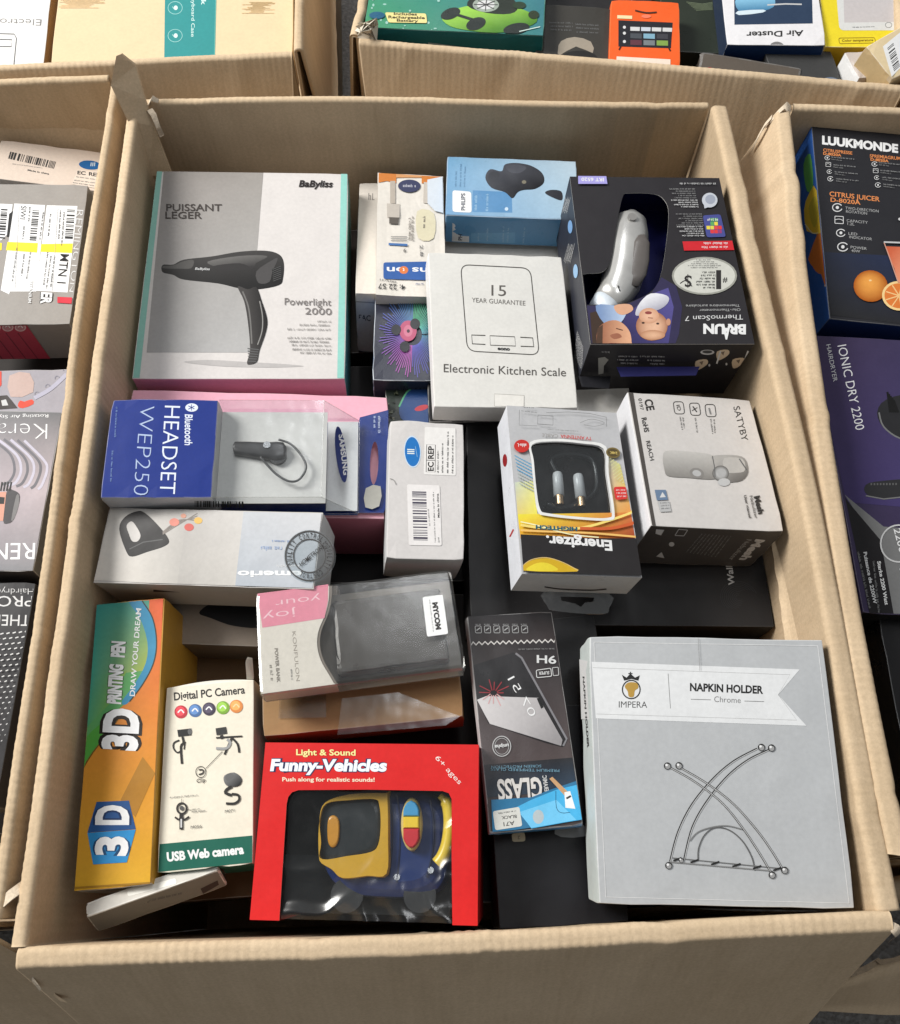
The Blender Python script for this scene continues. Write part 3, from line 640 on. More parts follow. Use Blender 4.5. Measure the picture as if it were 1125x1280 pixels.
b = Box('patterned_box', (.285, .482, .415), (0, 0, 3), (.075, .075, .05), dict(top=C(38, 46, 40), front=C(30, 34, 44)), 'dark camouflage patterned box wedged below the rainbow fan box', mat='gloss')
a = b.art('top', (430, 180, 3.555)); r = random.Random(4)
for k in range(46):
    x, y = r.uniform(165, 390), r.uniform(1035, 1230); a.poly('printed_picture', [(x + r.uniform(-14, 14), y + r.uniform(-12, 12)) for _ in range(5)], r.choice([C(86, 92, 72), C(24, 26, 24), C(120, 122, 104), C(36, 60, 44)]))
a.poly('printed_picture', [(245, 1180), (275, 1110), (370, 1065), (390, 1075), (390, 1240), (270, 1235)], C(30, 60, 110), 3); a.line('printed_picture', [(245, 1170), (280, 1105), (330, 1075), (385, 1060)], 7, C(80, 150, 110), smooth=4); a.poly('printed_picture', ellipse(345, 1175, 32, 12, -15), C(170, 50, 60)); a.done()
# --- kitchen scale box
b = Box('kitchen_scale_box', (.363, .5274, .47), (2.1, 5.9, .6), (.1361, .1742, .0275), dict(top=C(214, 212, 207), left=C(222, 221, 218), front=C(214, 211, 206)), 'plain white kitchen scale box lying in the middle of the rear half', mat='satin', wear=.1)
a = b.art('top', (430, 180, 3.555)); DK = C(66, 63, 60)
a.line('printed_picture', rrect([(518, 536), (828, 552), (868, 938), (548, 920)], .13, 6), 4, DK, closed=True)
a.text('lettering', '15', 655, 674, 720, 676, 0, -47, C(92, 88, 84)); a.text('lettering', 'YEAR GUARANTEE', 568, 703, 806, 718, 0, -20, C(100, 96, 92))
a.line('printed_picture', [(628, 851), (567, 849), (570, 888), (628, 891)], 4, DK); a.line('printed_picture', [(648, 852), (758, 857), (762, 898), (650, 894)], 3, DK, closed=True); a.line('printed_picture', [(783, 859), (838, 862), (843, 901), (785, 899)], 4, DK)
a.text('lettering', 'eono', 682, 915, 737, 918, 0, -14, C(50), .05); a.text('lettering', 'Electronic Kitchen Scale', 443, 1014, 986, 1033, 0, -36, C(82, 78, 75))
a.poly('tuck_tab', [(668, 1110), (800, 1117), (800, 1180), (670, 1180)], C(220, 217, 211)); a.line('tuck_tab', [(669, 1178), (668, 1111), (800, 1118), (800, 1178)], 2.5, C(168, 164, 158))
a.done()
# --- white box corner below the thermometer box
Box('white_carton_end', (.452, .482, .432), (0, 0, -4), (.075, .07, .05), dict(top=C(214, 211, 205)), 'small plain white box end peeking out between scale and thermometer boxes', mat='satin')
Box('white_carton_end', (.375, .655, .408), (0, 0, -3), (.16, .07, .05), dict(top=C(208, 205, 200)), 'plain white box below the blue earphone box', mat='satin')
# --- thermometer box: hollow, with a die-cut window
BK = C(44, 42, 45)
def hollow(b, hole, col, inner, floor, parts=('panel',), t=.0006):
    """hollow folding box with a die-cut top panel; returns nothing, adds top_panel, side walls and inner tray as parts"""
    w, h, d = b.w, b.h, b.d; rect = [(-w / 2, -h / 2), (w / 2, -h / 2), (w / 2, h / 2), (-w / 2, h / 2)]
    plate('top_panel', rect, hole, -t, 0, col['top'], b.mat, b.o, C(190, 188, 184))
    m = MB(); e = t
    for k, (p, q) in {'front': ((-w / 2, -h / 2), (w / 2, -h / 2)), 'right': ((w / 2, -h / 2), (w / 2, h / 2)), 'back': ((w / 2, h / 2), (-w / 2, h / 2)), 'left': ((-w / 2, h / 2), (-w / 2, -h / 2))}.items():
        if k in col.get('skip', ()): continue
        m.add([(p[0], p[1], -d), (q[0], q[1], -d), (q[0], q[1], -t), (p[0], p[1], -t)], [(0, 1, 2, 3)], col.get(k, col['top']))
        i = lambda v, s: v - math.copysign(s, v)
        m.add([(i(p[0], .0007), i(p[1], .0007), -d), (i(q[0], .0007), i(q[1], .0007), -d), (i(q[0], .0007), i(q[1], .0007), -t), (i(p[0], .0007), i(p[1], .0007), -t)], [(0, 1, 2, 3)], inner)
    m.build('side_walls', b.mat, b.o)
    plate('inner_tray', [(x * .985, y * .985) for x, y in rect], [], -floor - .001, -floor, inner, 'gloss', b.o)
b = Box('thermometer_box', (.5155, .578, .506), (.1, 3, .1), (.1525, .2, .086), {}, 'black ear-thermometer box with a die-cut window, by the right wall', mat='satin', body=False)
a = b.art('top', (690, 200, 4.13))
hz = smooth_loop([(365, 190), (400, 171), (530, 176), (582, 210), (602, 275), (590, 430), (560, 600), (510, 680), (400, 735), (330, 748), (178, 748), (150, 775), (128, 760), (126, 640), (160, 590), (268, 574), (310, 480), (335, 330)], 4)
hole = [a.at(*p) for p in hz]
hollow(b, [hole], dict(top=BK, front=C(40, 38, 40), left=C(42, 44, 54), right=C(40)), C(34, 36, 88), .045)
a.grad('printed_panel', [(395, 750), (640, 640), (690, 962), (205, 965)], [C(74, 68, 150), C(50, 46, 76), C(46, 44, 48), C(60, 56, 140)]) if 0 else None
a.poly('printed_picture', [(207, 962), (175, 752), (330, 752), (400, 740), (515, 685), (565, 606), (640, 650), (672, 760), (655, 900), (640, 960)], C(50, 46, 76)); a.poly('printed_picture', [(330, 960), (380, 800), (520, 690), (600, 660), (628, 760), (600, 958)], C(48, 44, 84), g=(360, 900, 600, 700, C(84, 78, 140)))
a.poly('printed_picture', [(196, 790), (250, 775), (270, 850), (235, 900), (240, 962), (210, 962)], C(60, 46, 38)); a.poly('printed_picture', [(225, 752), (330, 752), (395, 760), (345, 850), (270, 845)], C(112, 136, 176), 3, g=(240, 800, 380, 790, C(176, 194, 218)))
a.poly('printed_picture', [(235, 880), (275, 838), (330, 828), (372, 850), (402, 890), (410, 940), (400, 963), (245, 963)], C(146, 94, 70), 3, g=(250, 900, 400, 900, C(216, 164, 130))); a.poly('printed_picture', [(300, 905), (340, 895), (360, 915), (320, 925)], C(150, 96, 74), 3); a.poly('printed_picture', [(235, 870), (262, 850), (262, 960), (230, 962)], C(76, 56, 44)); a.line('printed_picture', [(330, 870), (365, 880)], 5, C(90, 60, 48)); a.line('printed_picture', [(295, 948), (350, 952)], 5, C(160, 80, 72))
a.poly('printed_picture', [(322, 752), (398, 745), (418, 775), (372, 800), (335, 790)], C(208, 160, 130), 3); a.poly('printed_picture', [(430, 790), (455, 735), (510, 690), (590, 700), (602, 730), (560, 770), (450, 805)], C(226, 226, 230), 3, g=(480, 710, 520, 800, C(150, 148, 164)))
a.rad('printed_picture', 515, 858, 82, 76, C(222, 178, 148), C(158, 108, 82), dx=14, dy=8); a.rad('printed_picture', 500, 805, 52, 40, C(224, 180, 152), C(198, 148, 118)); a.poly('printed_picture', ellipse(497, 790, 18, 8), C(140, 70, 66)); a.poly('printed_picture', ellipse(470, 842, 8, 5), C(70, 52, 44)); a.poly('printed_picture', ellipse(545, 846, 8, 5), C(70, 52, 44)); a.poly('printed_picture', ellipse(600, 838, 12, 18), C(190, 140, 112)); a.rad('printed_picture', 520, 905, 64, 26, C(214, 170, 138), C(176, 126, 96)); a.line('printed_picture', [(495, 815), (520, 818)], 5, C(170, 118, 96))
WH = C(222)
a.text('lettering', 'BR UN', 1000, 853, 780, 850, 0, 46, WH, .05); a.text('lettering', 'A', 922, 853, 876, 853, 0, 70, WH, .05); a.text('lettering', 'ThermoScan 7', 985, 800, 685, 808, 0, 25, C(205), .0); a.text('lettering', 'Ohr-Thermometer', 972, 768, 760, 772, 0, 13, C(170)); a.text('lettering', 'Thermomètre auriculaire', 968, 747, 690, 749, 0, 13, C(170))
a.poly('printed_badge', ellipse(786, 600, 168, 98), C(150, 150, 142)); a.poly('printed_badge', ellipse(786, 600, 158, 89), C(196, 196, 188)); a.text('lettering', '#', 905, 612, 880, 612, 0, 26, INK, .02); a.text('lettering', '1', 872, 580, 846, 580, 0, 80, INK, .08)
a.text('lettering', 'S', 720, 600, 682, 600, 0, 56, INK, .02); a.line('lettering', [(660, 640), (690, 625), (722, 655)], 5, INK, smooth=4); a.line('lettering', [(700, 592), (700, 662)], 4, INK)
for k, (w0, w1) in enumerate(((840, 770), (842, 765), (840, 758), (838, 742), (838, 738), (838, 775))): a.greek('lettering', w0, 578 + k * 16, w1, 578 + k * 16, 0, 11, C(58), k)
for k in range(5): a.greek('lettering', 870 - 18 * abs(k - 3), 516 + k * 10, 700 + 14 * abs(k - 3), 516 + k * 10, 0, 6, C(110), k + 9)
a.poly('printed_panel', [(672, 424), (938, 420), (946, 468), (680, 471)], C(196, 40, 48)); a.greek('lettering', 905, 428, 775, 428, 0, 12, WH, 2); a.greek('lettering', 905, 448, 770, 449, 0, 12, WH, 3)
a.poly('printed_chart', rrect([(776, 290), (868, 284), (896, 400), (797, 403)], .14), C(70, 76, 138))
for i, row in enumerate([[0, (210, 60, 60), (210, 60, 60), (150, 60, 110)], [(220, 200, 70), (210, 200, 80), (210, 70, 70), (210, 60, 60)], [0, (90, 160, 90), (220, 200, 70), 0], [0, (80, 150, 90), (80, 150, 90), 0]]):
    for j, cc in enumerate(row):
        if cc: a.poly('printed_chart', [(797 + j * 20, 360 + 22 - i * 20), (815 + j * 20, 360 + 22 - i * 20), (813 + j * 20, 360 + 4 - i * 20), (795 + j * 20, 360 + 4 - i * 20)], C(*cc))
for j in range(3): a.greek('printed_chart', 800 + j * 20, 318, 814 + j * 20, 318, 0, -14, WH, j)
a.poly('printed_badge', ellipse(812, 212, 40, 38), C(186, 190, 198)); a.poly('printed_badge', [(780, 225), (785, 255), (812, 246)], C(186, 190, 198)); a.poly('printed_badge', ellipse(815, 208, 26, 24), C(150, 156, 170)); 
for y0, n, x in ((152, 5, 735), (210, 4, 748), (282, 6, 770), (348, 5, 775)):
    for k in range(n): a.greek('lettering', x + k * 2, y0 + k * 11.5, x - 135 + (k * 37 % 60), y0 + k * 11.5, 0, 7, C(214) if y0 in (210, 348) else C(140), k + y0)
a.greek('lettering', 842, 124, 655, 124, 0, 10, C(190), 3)
a.poly('printed_panel', [(133, 88), (278, 90), (284, 130), (134, 130)], C(158, 152, 212)); a.text('lettering', 'IRT 6520', 266, 100, 150, 98, 0, 17, WH, .02)
a.done()
a = b.art('front', (690, 200, 4.13)); 
a.poly('printed_picture', ellipse(802, 992, 36, 13), C(200)); a.poly('printed_picture', ellipse(802, 990, 26, 8), C(70))
for (x, y) in ((770, 1050), (880, 1000), (960, 1042)):
    a.poly('printed_picture', [(x - 28, y - 12), (x + 26, y - 22), (x + 34, y), (x, y + 26), (x - 26, y + 30)], C(206, 186, 160), 3); a.poly('printed_picture', [(x - 10, y - 8), (x + 12, y - 14), (x + 4, y + 8)], C(120, 104, 90))
a.line('printed_picture', [(1000, 1030), (1016, 985)], 16, C(205)); a.line('printed_picture', [(850, 1050), (870, 985)], 8, C(205)); 
for (x, y) in ((812, 1058), (900, 1052), (1008, 1052)): a.poly('printed_picture', ellipse(x, y, 5, 7), C(190))
a.poly('printed_picture', [(238, 1020), (272, 1015), (292, 1030), (268, 1060), (265, 1100), (240, 1105)], C(150, 148, 142)); a.block('lettering', [(440, 1010, 340, 1008), (445, 1028, 335, 1026), (440, 1045, 350, 1043), (580, 1010, 455, 1008), (582, 1030, 490, 1028), (580, 1048, 505, 1046), (296, 986, 252, 985)], 0, 9, C(186), 8)
a.done()
a = b.art('left', (690, 200, 4.13)); 
for k in range(9): a.greek('lettering', 44 + k * 4, 262 + (k % 3) * 6, 70 + k * 3.2, 190 + (k % 4) * 5, 3, 2, C(206), k)
for k in range(9): a.greek('lettering', 62 + k * 4, 520 + (k % 3) * 6, 86 + k * 4, 430 + (k % 4) * 6, 3, 2, C(206), k + 20)
a.poly('printed_badge', ellipse(96, 345, 12, 34), C(120, 160, 206)); a.poly('printed_badge', ellipse(124, 574, 12, 36), C(140, 178, 214)); 
for k in range(10): a.greek('lettering', 120 + k * 4, 1010 + k * 9, 132 + k * 3.4, 880 + k * 9, 3, 2, C(206), k + 40)
a.done()
# slotted blue flap and clear lip under the front edge
plate('tuck_flap', [(-.045, -.1024), (.035, -.1024), (.03, -.112), (-.042, -.113)], [], -.034, -.0335, C(58, 58, 120), 'satin', b.o)
plate('tuck_flap', [(-.078, -.1024), (-.047, -.1024), (-.05, -.116), (-.076, -.114)], [], -.050, -.0495, C(36, 36, 40), 'gloss', b.o)
# the thermometer lying in the window
th = Box('ear_thermometer', (0, 0, 0), (0, 0, 0), (.1, .1, .1), {}, 'silver grey ear thermometer lying inside the black window box', 'thermometer', body=False)
th.o.location = b.o.matrix_basis @ Vector((0, 0, 0)) if False else b.M.translation; th.o.rotation_euler = b.o.rotation_euler
def on_top(x, y, z): u = a2.at(x, y); return Vector((u[0], u[1], z))
a2 = b.art('top', (690, 200, 4.13)); mb = MB(); secs = []
spine = [(430, 225, .006, .010), (424, 260, .016, .016), (415, 330, .0195, .019), (405, 420, .021, .020), (393, 510, .021, .020), (372, 590, .0195, .019), (340, 650, .017, .018), (300, 695, .0155, .016), (262, 725, .013, .013), (238, 742, .006, .007)]
for i, (x, y, rw, rh) in enumerate(spine):
    p = on_top(x, y, -.018 if i < 8 else -.022); q0 = on_top(*spine[max(0, i - 1)][:2], 0); q1 = on_top(*spine[min(len(spine) - 1, i + 1)][:2], 0); dd = (q1 - q0).normalized(); sd = Vector((dd.y, -dd.x, 0))
    secs.append([p + sd * rw * math.copysign(abs(math.cos(t)) ** .8, math.cos(t)) + Vector((0, 0, 1)) * rh * math.copysign(abs(math.sin(t)) ** .8, math.sin(t)) for t in [2 * math.pi * k / 20 for k in range(20)]])
loft(mb, secs[:8], C(168, 164, 158)); body = mb.build('body', 'silver', th.o, smooth=True)
mb = MB(); loft(mb, secs[7:], C(214, 222, 230)); mb.build('probe_cap', 'plastic', th.o, smooth=True)
mb = MB(); sec2 = []
for (x, y, rw, z) in ((462, 395, .004, .001), (460, 430, .0085, .0005), (450, 520, .010, 0), (436, 590, .010, -.0015), (420, 640, .006, -.004)):
    p = on_top(x, y, z); sec2.append([p + Vector((rw * math.cos(t), .0, .0022 * math.sin(t))) for t in [2 * math.pi * k / 12 for k in range(12)]])
loft(mb, sec2, C(96, 91, 88)); mb.build('grip', 'plastic', th.o, smooth=True)
mb = MB(); tube(mb, [on_top(x, y, z) for x, y, z in ((340, 650, .0005), (352, 672, -.001), (372, 690, -.006), (392, 700, -.012))], .0007, C(70), 6); mb.build('seam', 'plastic', th.o)
mb = MB(); tube(mb, [on_top(412, 300, .0005), on_top(412, 300, .0022)], .0045, C(130, 128, 126), 18); mb.build('button', 'plastic', th.o)
# ------------------------------------------------------------------ main carton, middle row
def low_art(b, z, zoom, mat=None):
    a = b.art('top', zoom, mat); a.o = Vector((0, 0, z)); a.clamp = False; return a
# --- pink box
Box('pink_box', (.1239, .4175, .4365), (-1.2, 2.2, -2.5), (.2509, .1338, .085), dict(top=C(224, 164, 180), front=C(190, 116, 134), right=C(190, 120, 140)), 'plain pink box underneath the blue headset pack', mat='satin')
# --- headset pack: blue sleeve, clear cover, card
D = (110, 470, 2.885)
b = Box('headset_pack', (.1021, .3939, .492), (3., 3.3, -.4), (.188, .0955, .045), {}, 'blue and clear plastic blister pack with a black wireless headset', 'package', 'satin', body=False)
a = b.art('top', D); a.clamp = False; P = lambda x, y: a.at(x, y)
xs0, xs1 = P(470, 82)[0], P(445, 440)[0]; xs = (xs0 + xs1) / 2; w2, h2 = b.w / 2, b.h / 2
sw = xs + w2; m = box_mb(sw, b.h, b.d, dict(top=C(18, 44, 124), front=C(196, 198, 204), left=C(40, 70, 120), right=C(200)), .0008, .0004, .2, 5, off=((-w2 + xs) / 2, 0, 0)); m.build('blue_sleeve', 'satin', b.o)
la = low_art(b, -b.d + .003, D); c0 = la.at(980, 145); c1 = la.at(1083, 118); c2 = la.at(1066, 490); c3 = la.at(975, 490); xb = (c0[0] + c3[0]) / 2
film = MB(); X0, X1, Y0, Y1, Z = xs + .0003, w2, -h2 + .0005, h2 - .0005, -b.d + .004
film.add([(X0, Y0, -.0003), (X1, Y0, -.0003), (X1, Y1, -.0003), (X0, Y1, -.0003)], [(0, 1, 2, 3)], None); film.add([(X1, Y0, -.0003), (xb, Y0, Z), (xb, Y1, Z), (X1, Y1, -.0003)], [(0, 1, 2, 3)], None)
film.add([(X0, Y0, -.0003), (X1, Y0, -.0003), (xb, Y0, Z), (X0, Y0, Z)], [(0, 1, 2, 3)], None); film.add([(X0, Y1, -.0003), (X1, Y1, -.0003), (xb, Y1, Z), (X0, Y1, Z)], [(0, 1, 2, 3)], None); film.build('clear_cover', 'film', b.o)
rim = MB()
for p, q in (((X0, Y0, 0), (X1, Y0, 0)), ((X0, Y1, 0), (X1, Y1, 0)), ((X1, Y0, 0), (X1, Y1, 0)), ((X1, Y0, 0), (xb, Y0, Z)), ((X1, Y1, 0), (xb, Y1, Z)), ((xb, Y0, Z), (xb, Y1, Z)), ((X0, Y0, Z), (xb, Y0, Z))): tube(rim, [p, q], .0005, C(205, 208, 210), 6)
rim.build('clear_cover_edge', 'filmhazy', b.o)
plate('inner_tray', [(X0, Y0 + .002), (X1 + .002, Y0 + .002), (X1 + .002, Y1 - .002), (X0, Y1 - .002)], [], -.0205, -.0195, C(206, 204, 200), 'satin', b.o)
plate('card_base', [(X1 + .001, Y0 + .002), (xb - .001, Y0 + .002), (xb - .001, Y1 - .002), (X1 + .001, Y1 - .002)], [], -.039, -.0384, C(226, 226, 226), 'satin', b.o)
sx = la.at(1025, 300); plate('hang_card', [(-w2 + .002, Y0), (xb - .001, Y0), c3, c2, (c2[0] + .004, c2[1] + .012), c1, c0, (xb - .001, Y1), (-w2 + .002, Y1)], [[la.at(x, y) for x, y in ellipse(1032, 310, 15, 78, 2, 20)]], -b.d, -b.d + .0006, C(20, 46, 116), 'gloss', b.o, C(205))
la.lift = .0003; la.poly('sticker', [(1002, 405), (1055, 398), (1050, 470), (1000, 474)], C(168, 166, 158), 2); la.greek('lettering', 1046, 145, 1046, 205, 10, 0, C(190, 200, 220)); la.greek('lettering', 1030, 145, 1030, 190, 8, 0, C(190, 200, 220)); la.done()
sa = b.art('top', D); sd = Vector((xb - X1, 0, Z + .0003)).normalized(); sa.o = Vector(((X1 + xb) / 2, 0, (Z - .0003) / 2)); sa.u = Vector((0, 1, 0)); sa.v = -sd; sa.n = Vector((-sd.z, 0, sd.x)); sa.clamp = False; sa.lift = .0003
sa.poly('printed_logo', ellipse(912, 283, 19, 102, -7), C(34, 50, 110)); sa.text('lettering', 'SAMSUNG', 903, 212, 921, 358, 17, -3, C(225), .03); sa.done()
a = b.art('top', D); LW = C(216, 222, 235)
a.text('lettering', 'Bluetooth', 350, 138, 349, 249, 27, 2, LW, .02); a.poly('printed_logo', ellipse(374, 114, 23, 15), LW); a.line('printed_logo', [(362, 108), (384, 119), (373, 125), (373, 103), (384, 109), (362, 120)], 3, C(18, 44, 124))
a.text('lettering', 'HEADSET', 277, 107, 258, 424, 56, 2, LW, -.008); a.text('lettering', 'WEP250', 187, 106, 163, 428, 54, 4, C(168, 184, 214), -.02); a.block('lettering', [(101, 112, 95, 220), (86, 270, 80, 380)], 7, 0, C(120, 145, 195), 3); a.done()
a = b.art('front', D); a.barcode('barcode', 385, 450, 180, 2, 0, 22, 46, C(60), 3); a.done()
hs = Box('wireless_headset', b.M.translation, (3., 3.3, -.4), (.1, .1, .1), {}, 'small black wireless ear headset inside the clear pack', 'headset', body=False)
ha = low_art(b, -.018, D); hp = lambda x, y, z: (*ha.at(x, y), z)
m = MB(); s_ = []
for (x, y, r) in ((527, 264, .0035), (532, 265, .0064), (580, 268, .0072), (640, 274, .0082), (680, 276, .0095), (705, 276, .0088), (716, 275, .004)):
    p = Vector(hp(x, y, -.017)); s_.append([p + Vector((0, r * math.copysign(abs(math.cos(t)) ** .6, math.cos(t)), .0052 * math.copysign(abs(math.sin(t)) ** .6, math.sin(t)))) for t in [2 * math.pi * k / 16 for k in range(16)]])
loft(m, s_, C(46, 45, 46)); m.build('body', 'plastic', hs.o, smooth=True)
m = MB(); tube(m, [hp(684, 290, -.022), hp(684, 290, -.015)], .0082, C(28), 18); m.build('ear_piece', 'plastic', hs.o)
m = MB(); tube(m, [hp(649, 260, -.0125), hp(649, 260, -.0108)], .0033, C(196), 18); m.build('button', 'chrome', hs.o)
m = MB(); tube(m, [hp(x, y, -.013) for x, y in smooth_line([(690, 238), (735, 255), (775, 300), (788, 340), (765, 380), (730, 388), (685, 365), (650, 330), (625, 300)], 5)], .0011, C(64), 8); m.build('ear_hook', 'plastic', hs.o, smooth=True)
# --- hand mixer box (dented, silver) and the white printed box under it, shade mixed into its colour
b = crumpled('hand_mixer_box', (.0994, .3052, .478), (.8, -4.1, -5.4), (.1905, .0692, .055), dict(top=C(190, 186, 182), left=C(170), right=C(196), front=C(176, 170, 162)), 'dented silver box with a black hand mixer picture below the headset pack', .0016, 'satin')
a = b.art('top', D); a.lift = .0003
a.grad('printed_panel', [(82, 482), (360, 484), (322, 752), (20, 736)], [C(206, 202, 196), C(176, 172, 168), C(170, 166, 160), C(212, 206, 198)]); a.grad('printed_panel', [(360, 484), (562, 486), (530, 765), (322, 752)], [C(176, 172, 168), C(196, 192, 188), C(186, 182, 176), C(164, 160, 155)]); a.grad('printed_panel', [(562, 486), (845, 490), (815, 772), (530, 765)], [C(186, 188, 192), C(194, 194, 196), C(176, 180, 186), C(162, 168, 176)])
a.poly('mixer_picture', [(113, 552), (135, 508), (178, 488), (205, 494), (250, 535), (292, 590), (278, 614), (215, 635), (160, 652), (138, 632)], C(66, 64, 64), 4, g=(180, 490, 230, 650, C(20, 19, 20))); a.poly('mixer_picture', [(140, 540), (158, 525), (176, 545), (190, 575), (180, 596), (160, 596), (148, 570)], C(196, 192, 188), 4); a.line('mixer_picture', [(150, 625), (200, 600), (270, 590)], 4, C(84))
for k in range(4): a.line('mixer_picture', [(270, 572 - k * 3), (330, 535 - k * 5), (395, 496 + k * 9)], 3, C(130, 122, 116), smooth=4)
for (x, y, r, cc) in ((365, 546, 17, (196, 96, 88)), (398, 522, 15, (212, 172, 92)), (312, 528, 18, (206, 130, 116)), (345, 505, 10, (206, 150, 130))): a.poly('mixer_picture', ellipse(x, y, r, r * .8), C(*cc))
a.text('lettering', 'emerio', 772, 704, 540, 704, 0, 22, C(232), .03); a.greek('lettering', 762, 682, 678, 682, 0, 9, C(225)); a.greek('lettering', 730, 594, 662, 592, 0, 8, C(140, 160, 195)); a.greek('lettering', 700, 616, 615, 614, 0, 16, C(160, 176, 204))
a.clamp = False; a.lift = .0011; sk = C(176, 178, 180); cxx, cyy = 800, 650
a.line('sticker', ellipse(cxx, cyy, 87, 89, 0, 40), 5, INK, closed=True); a.line('sticker', ellipse(cxx, cyy, 58, 60, 0, 36), 4, INK, closed=True)
def arc_text(a, st, cx, cy, r, a0, a1, h, col, bold=.0):
    for i, ch in enumerate(st):
        if ch == ' ': continue
        t = math.radians(a0 + (a1 - a0) * (i + .5) / len(st)); tx, ty = -math.sin(t), math.cos(t); ux, uy = math.cos(t), math.sin(t); w = abs(math.radians(a1 - a0)) * r / len(st) * (.34 if ch != 'I' else .1)
        if a1 < a0: tx, ty, ux, uy = -tx, -ty, -ux, -uy
        a.text('lettering', ch, cx + ux * r - tx * w, cy + uy * r - ty * w, cx + ux * r + tx * w, cy + uy * r + ty * w, ux * h, uy * h, col, bold)
arc_text(a, 'QUALITY CONTROL', cxx, cyy, 64, 152, 312, 18, INK, .02); arc_text(a, 'QUALITY CONTROL', cxx, cyy, 64, 330, 480, 18, INK, .02)
a.text('lettering', 'HOMETRONICS', 770, 690, 868, 610, -8, -13, INK, .01); a.done()
plate('sticker_film', [low_art(b, .0009, D).at(x, y) for x, y in ellipse(cxx, cyy, 94, 96, 0, 36)], [], .0006, .0009, C(200), 'film', b.o)
a = b.art('front', D); a.poly('printed_panel', [(235, 762), (355, 764), (352, 780), (236, 778)], C(40, 36, 34)); a.done()
b = Box('white_appliance_box', (.105, .268, .408), (0, 0, -4), (.19, .06, .06), dict(top=C(150, 138, 126), front=C(110, 98, 88)), 'white box with a black appliance picture under the dented mixer box', mat='satin')  # white board toned down in its colour to stand for shade
a = b.art('top', (80, 740, 3.048)); a.poly('printed_picture', [(515, 80), (560, 45), (640, 35), (760, 40), (760, 130), (650, 130), (560, 100)], C(36, 36, 38), 4); a.line('printed_panel', [(430, 40), (470, 120)], 2, C(150, 145, 140)); a.done()
# --- white box with blue oval
E_ = (470, 500, 5.333)
b = Box('white_barcode_box', (.286, .3551, .475), (5.6, 6.7, -1.6), (.0672, .1299, .0643), dict(top=C(206, 202, 200), front=C(208, 206, 204), left=C(196)), 'upright white box with a blue oval and barcode label, mid carton', mat='matt', wear=.15)
a = b.art('top', E_)
a.poly('printed_logo', ellipse(243, 345, 57, 107, -3), C(196, 214, 230)); a.poly('printed_logo', ellipse(243, 345, 51, 98, -3), C(34, 112, 184))
for k in range(3): a.line('printed_logo_detail', [(208, 330 + k * 13), (256, 332 + k * 13)], 7, C(225, 232, 225))
a.line('printed_logo_detail', [(262, 310), (275, 380)], 3, C(150, 190, 220))
a.poly('sticker', rrect([(325, 180), (530, 190), (532, 505), (318, 497)], .06), C(226, 223, 220)); a.line('sticker_print', [(338, 298), (396, 300), (394, 482), (334, 480)], 4, INK, closed=True); a.line('sticker_print', [(336, 402), (396, 403)], 4, INK)
a.text('lettering', 'EC', 383, 474, 383, 414, -36, 0, INK, .03); a.text('lettering', 'REP', 383, 393, 385, 308, -36, 0, INK, .03); a.block('lettering', [(418, 486, 418, 335), (448, 486, 448, 292), (482, 488, 486, 208), (515, 490, 516, 238)], -13, 0, C(70), 2)
a.poly('sticker', rrect([(206, 563), (424, 570), (438, 972), (218, 968)], .06), C(226, 222, 220)); a.barcode('barcode', 240, 610, 10, 338, 95, 2, 44, C(64, 60, 78), 6); a.block('lettering', [(362, 840, 352, 725), (398, 950, 386, 615), (424, 950, 420, 915)], -10, 0, C(96), 6); a.text('lettering', 'Made in china', 424, 785, 416, 625, -13, 0, INK, .02)
a.line('tuck_tab', [(92, 525), (118, 535), (134, 565)], 5, C(150, 148, 146), smooth=4); a.poly('tuck_tab', [(60, 180), (80, 182), (76, 490), (56, 490)], C(90, 86, 84)); a.poly('tuck_tab', [(58, 700), (74, 700), (70, 1000), (50, 1000)], C(90, 86, 84)); a.done()
# --- big black box across the middle
b = Box('black_box', (.4628, .3459, .412), (-.5, 3.9, -1.6), (.278, .2084, .06), dict(top=C(38, 37, 38), edge=C(90)), 'wide flat black box lying deep across the middle right', mat='satin', wear=.3)
a = b.art('top', (610, 470, 2.885)); a.text('lettering', 'Wall', 890, 754, 880, 684, -22, 0, C(198), .02)
for k in range(9): a.line('embossed_swirl', ellipse(905, 800, 12 + k * 7, 10 + k * 6, 20, 22, 20 + k * 13, 250 + k * 9), 1.6, C(56, 56, 58))
a.done()
Box('black_box', (.335, .475, .425), (0, 2, 0), (.09, .05, .06), dict(top=C(34, 33, 34)), 'small black box end in the dark gap in front of the scale box', mat='satin')
# --- antenna cable box, hollow window
F_ = (560, 500, 4.267)
b = Box('antenna_cable_box', (.4127, .3435, .49), (-3.1, 10.7, -.1), (.1036, .1636, .0364), {}, 'grey, yellow and black antenna cable box with a window, upside down', mat='gloss', body=False)
a = b.art('top', F_)
hz = smooth_loop([(446, 244), (560, 227), (700, 237), (824, 266), (840, 400), (868, 596), (848, 634), (700, 630), (530, 610), (488, 588), (468, 480), (454, 330)], 4)
hollow(b, [[a.at(*p) for p in hz]], dict(top=C(184, 184, 186), front=C(196, 196, 192), left=C(218, 220, 226), right=C(60, 56, 52)), C(22, 16, 16), .02)
ring = smooth_loop([(434, 232), (560, 214), (700, 224), (838, 254), (853, 400), (884, 606), (858, 648), (700, 643), (525, 624), (474, 600), (455, 480), (441, 330)], 4)
YE, ORG, RED = C(234, 222, 70), C(226, 140, 54), C(190, 78, 52)
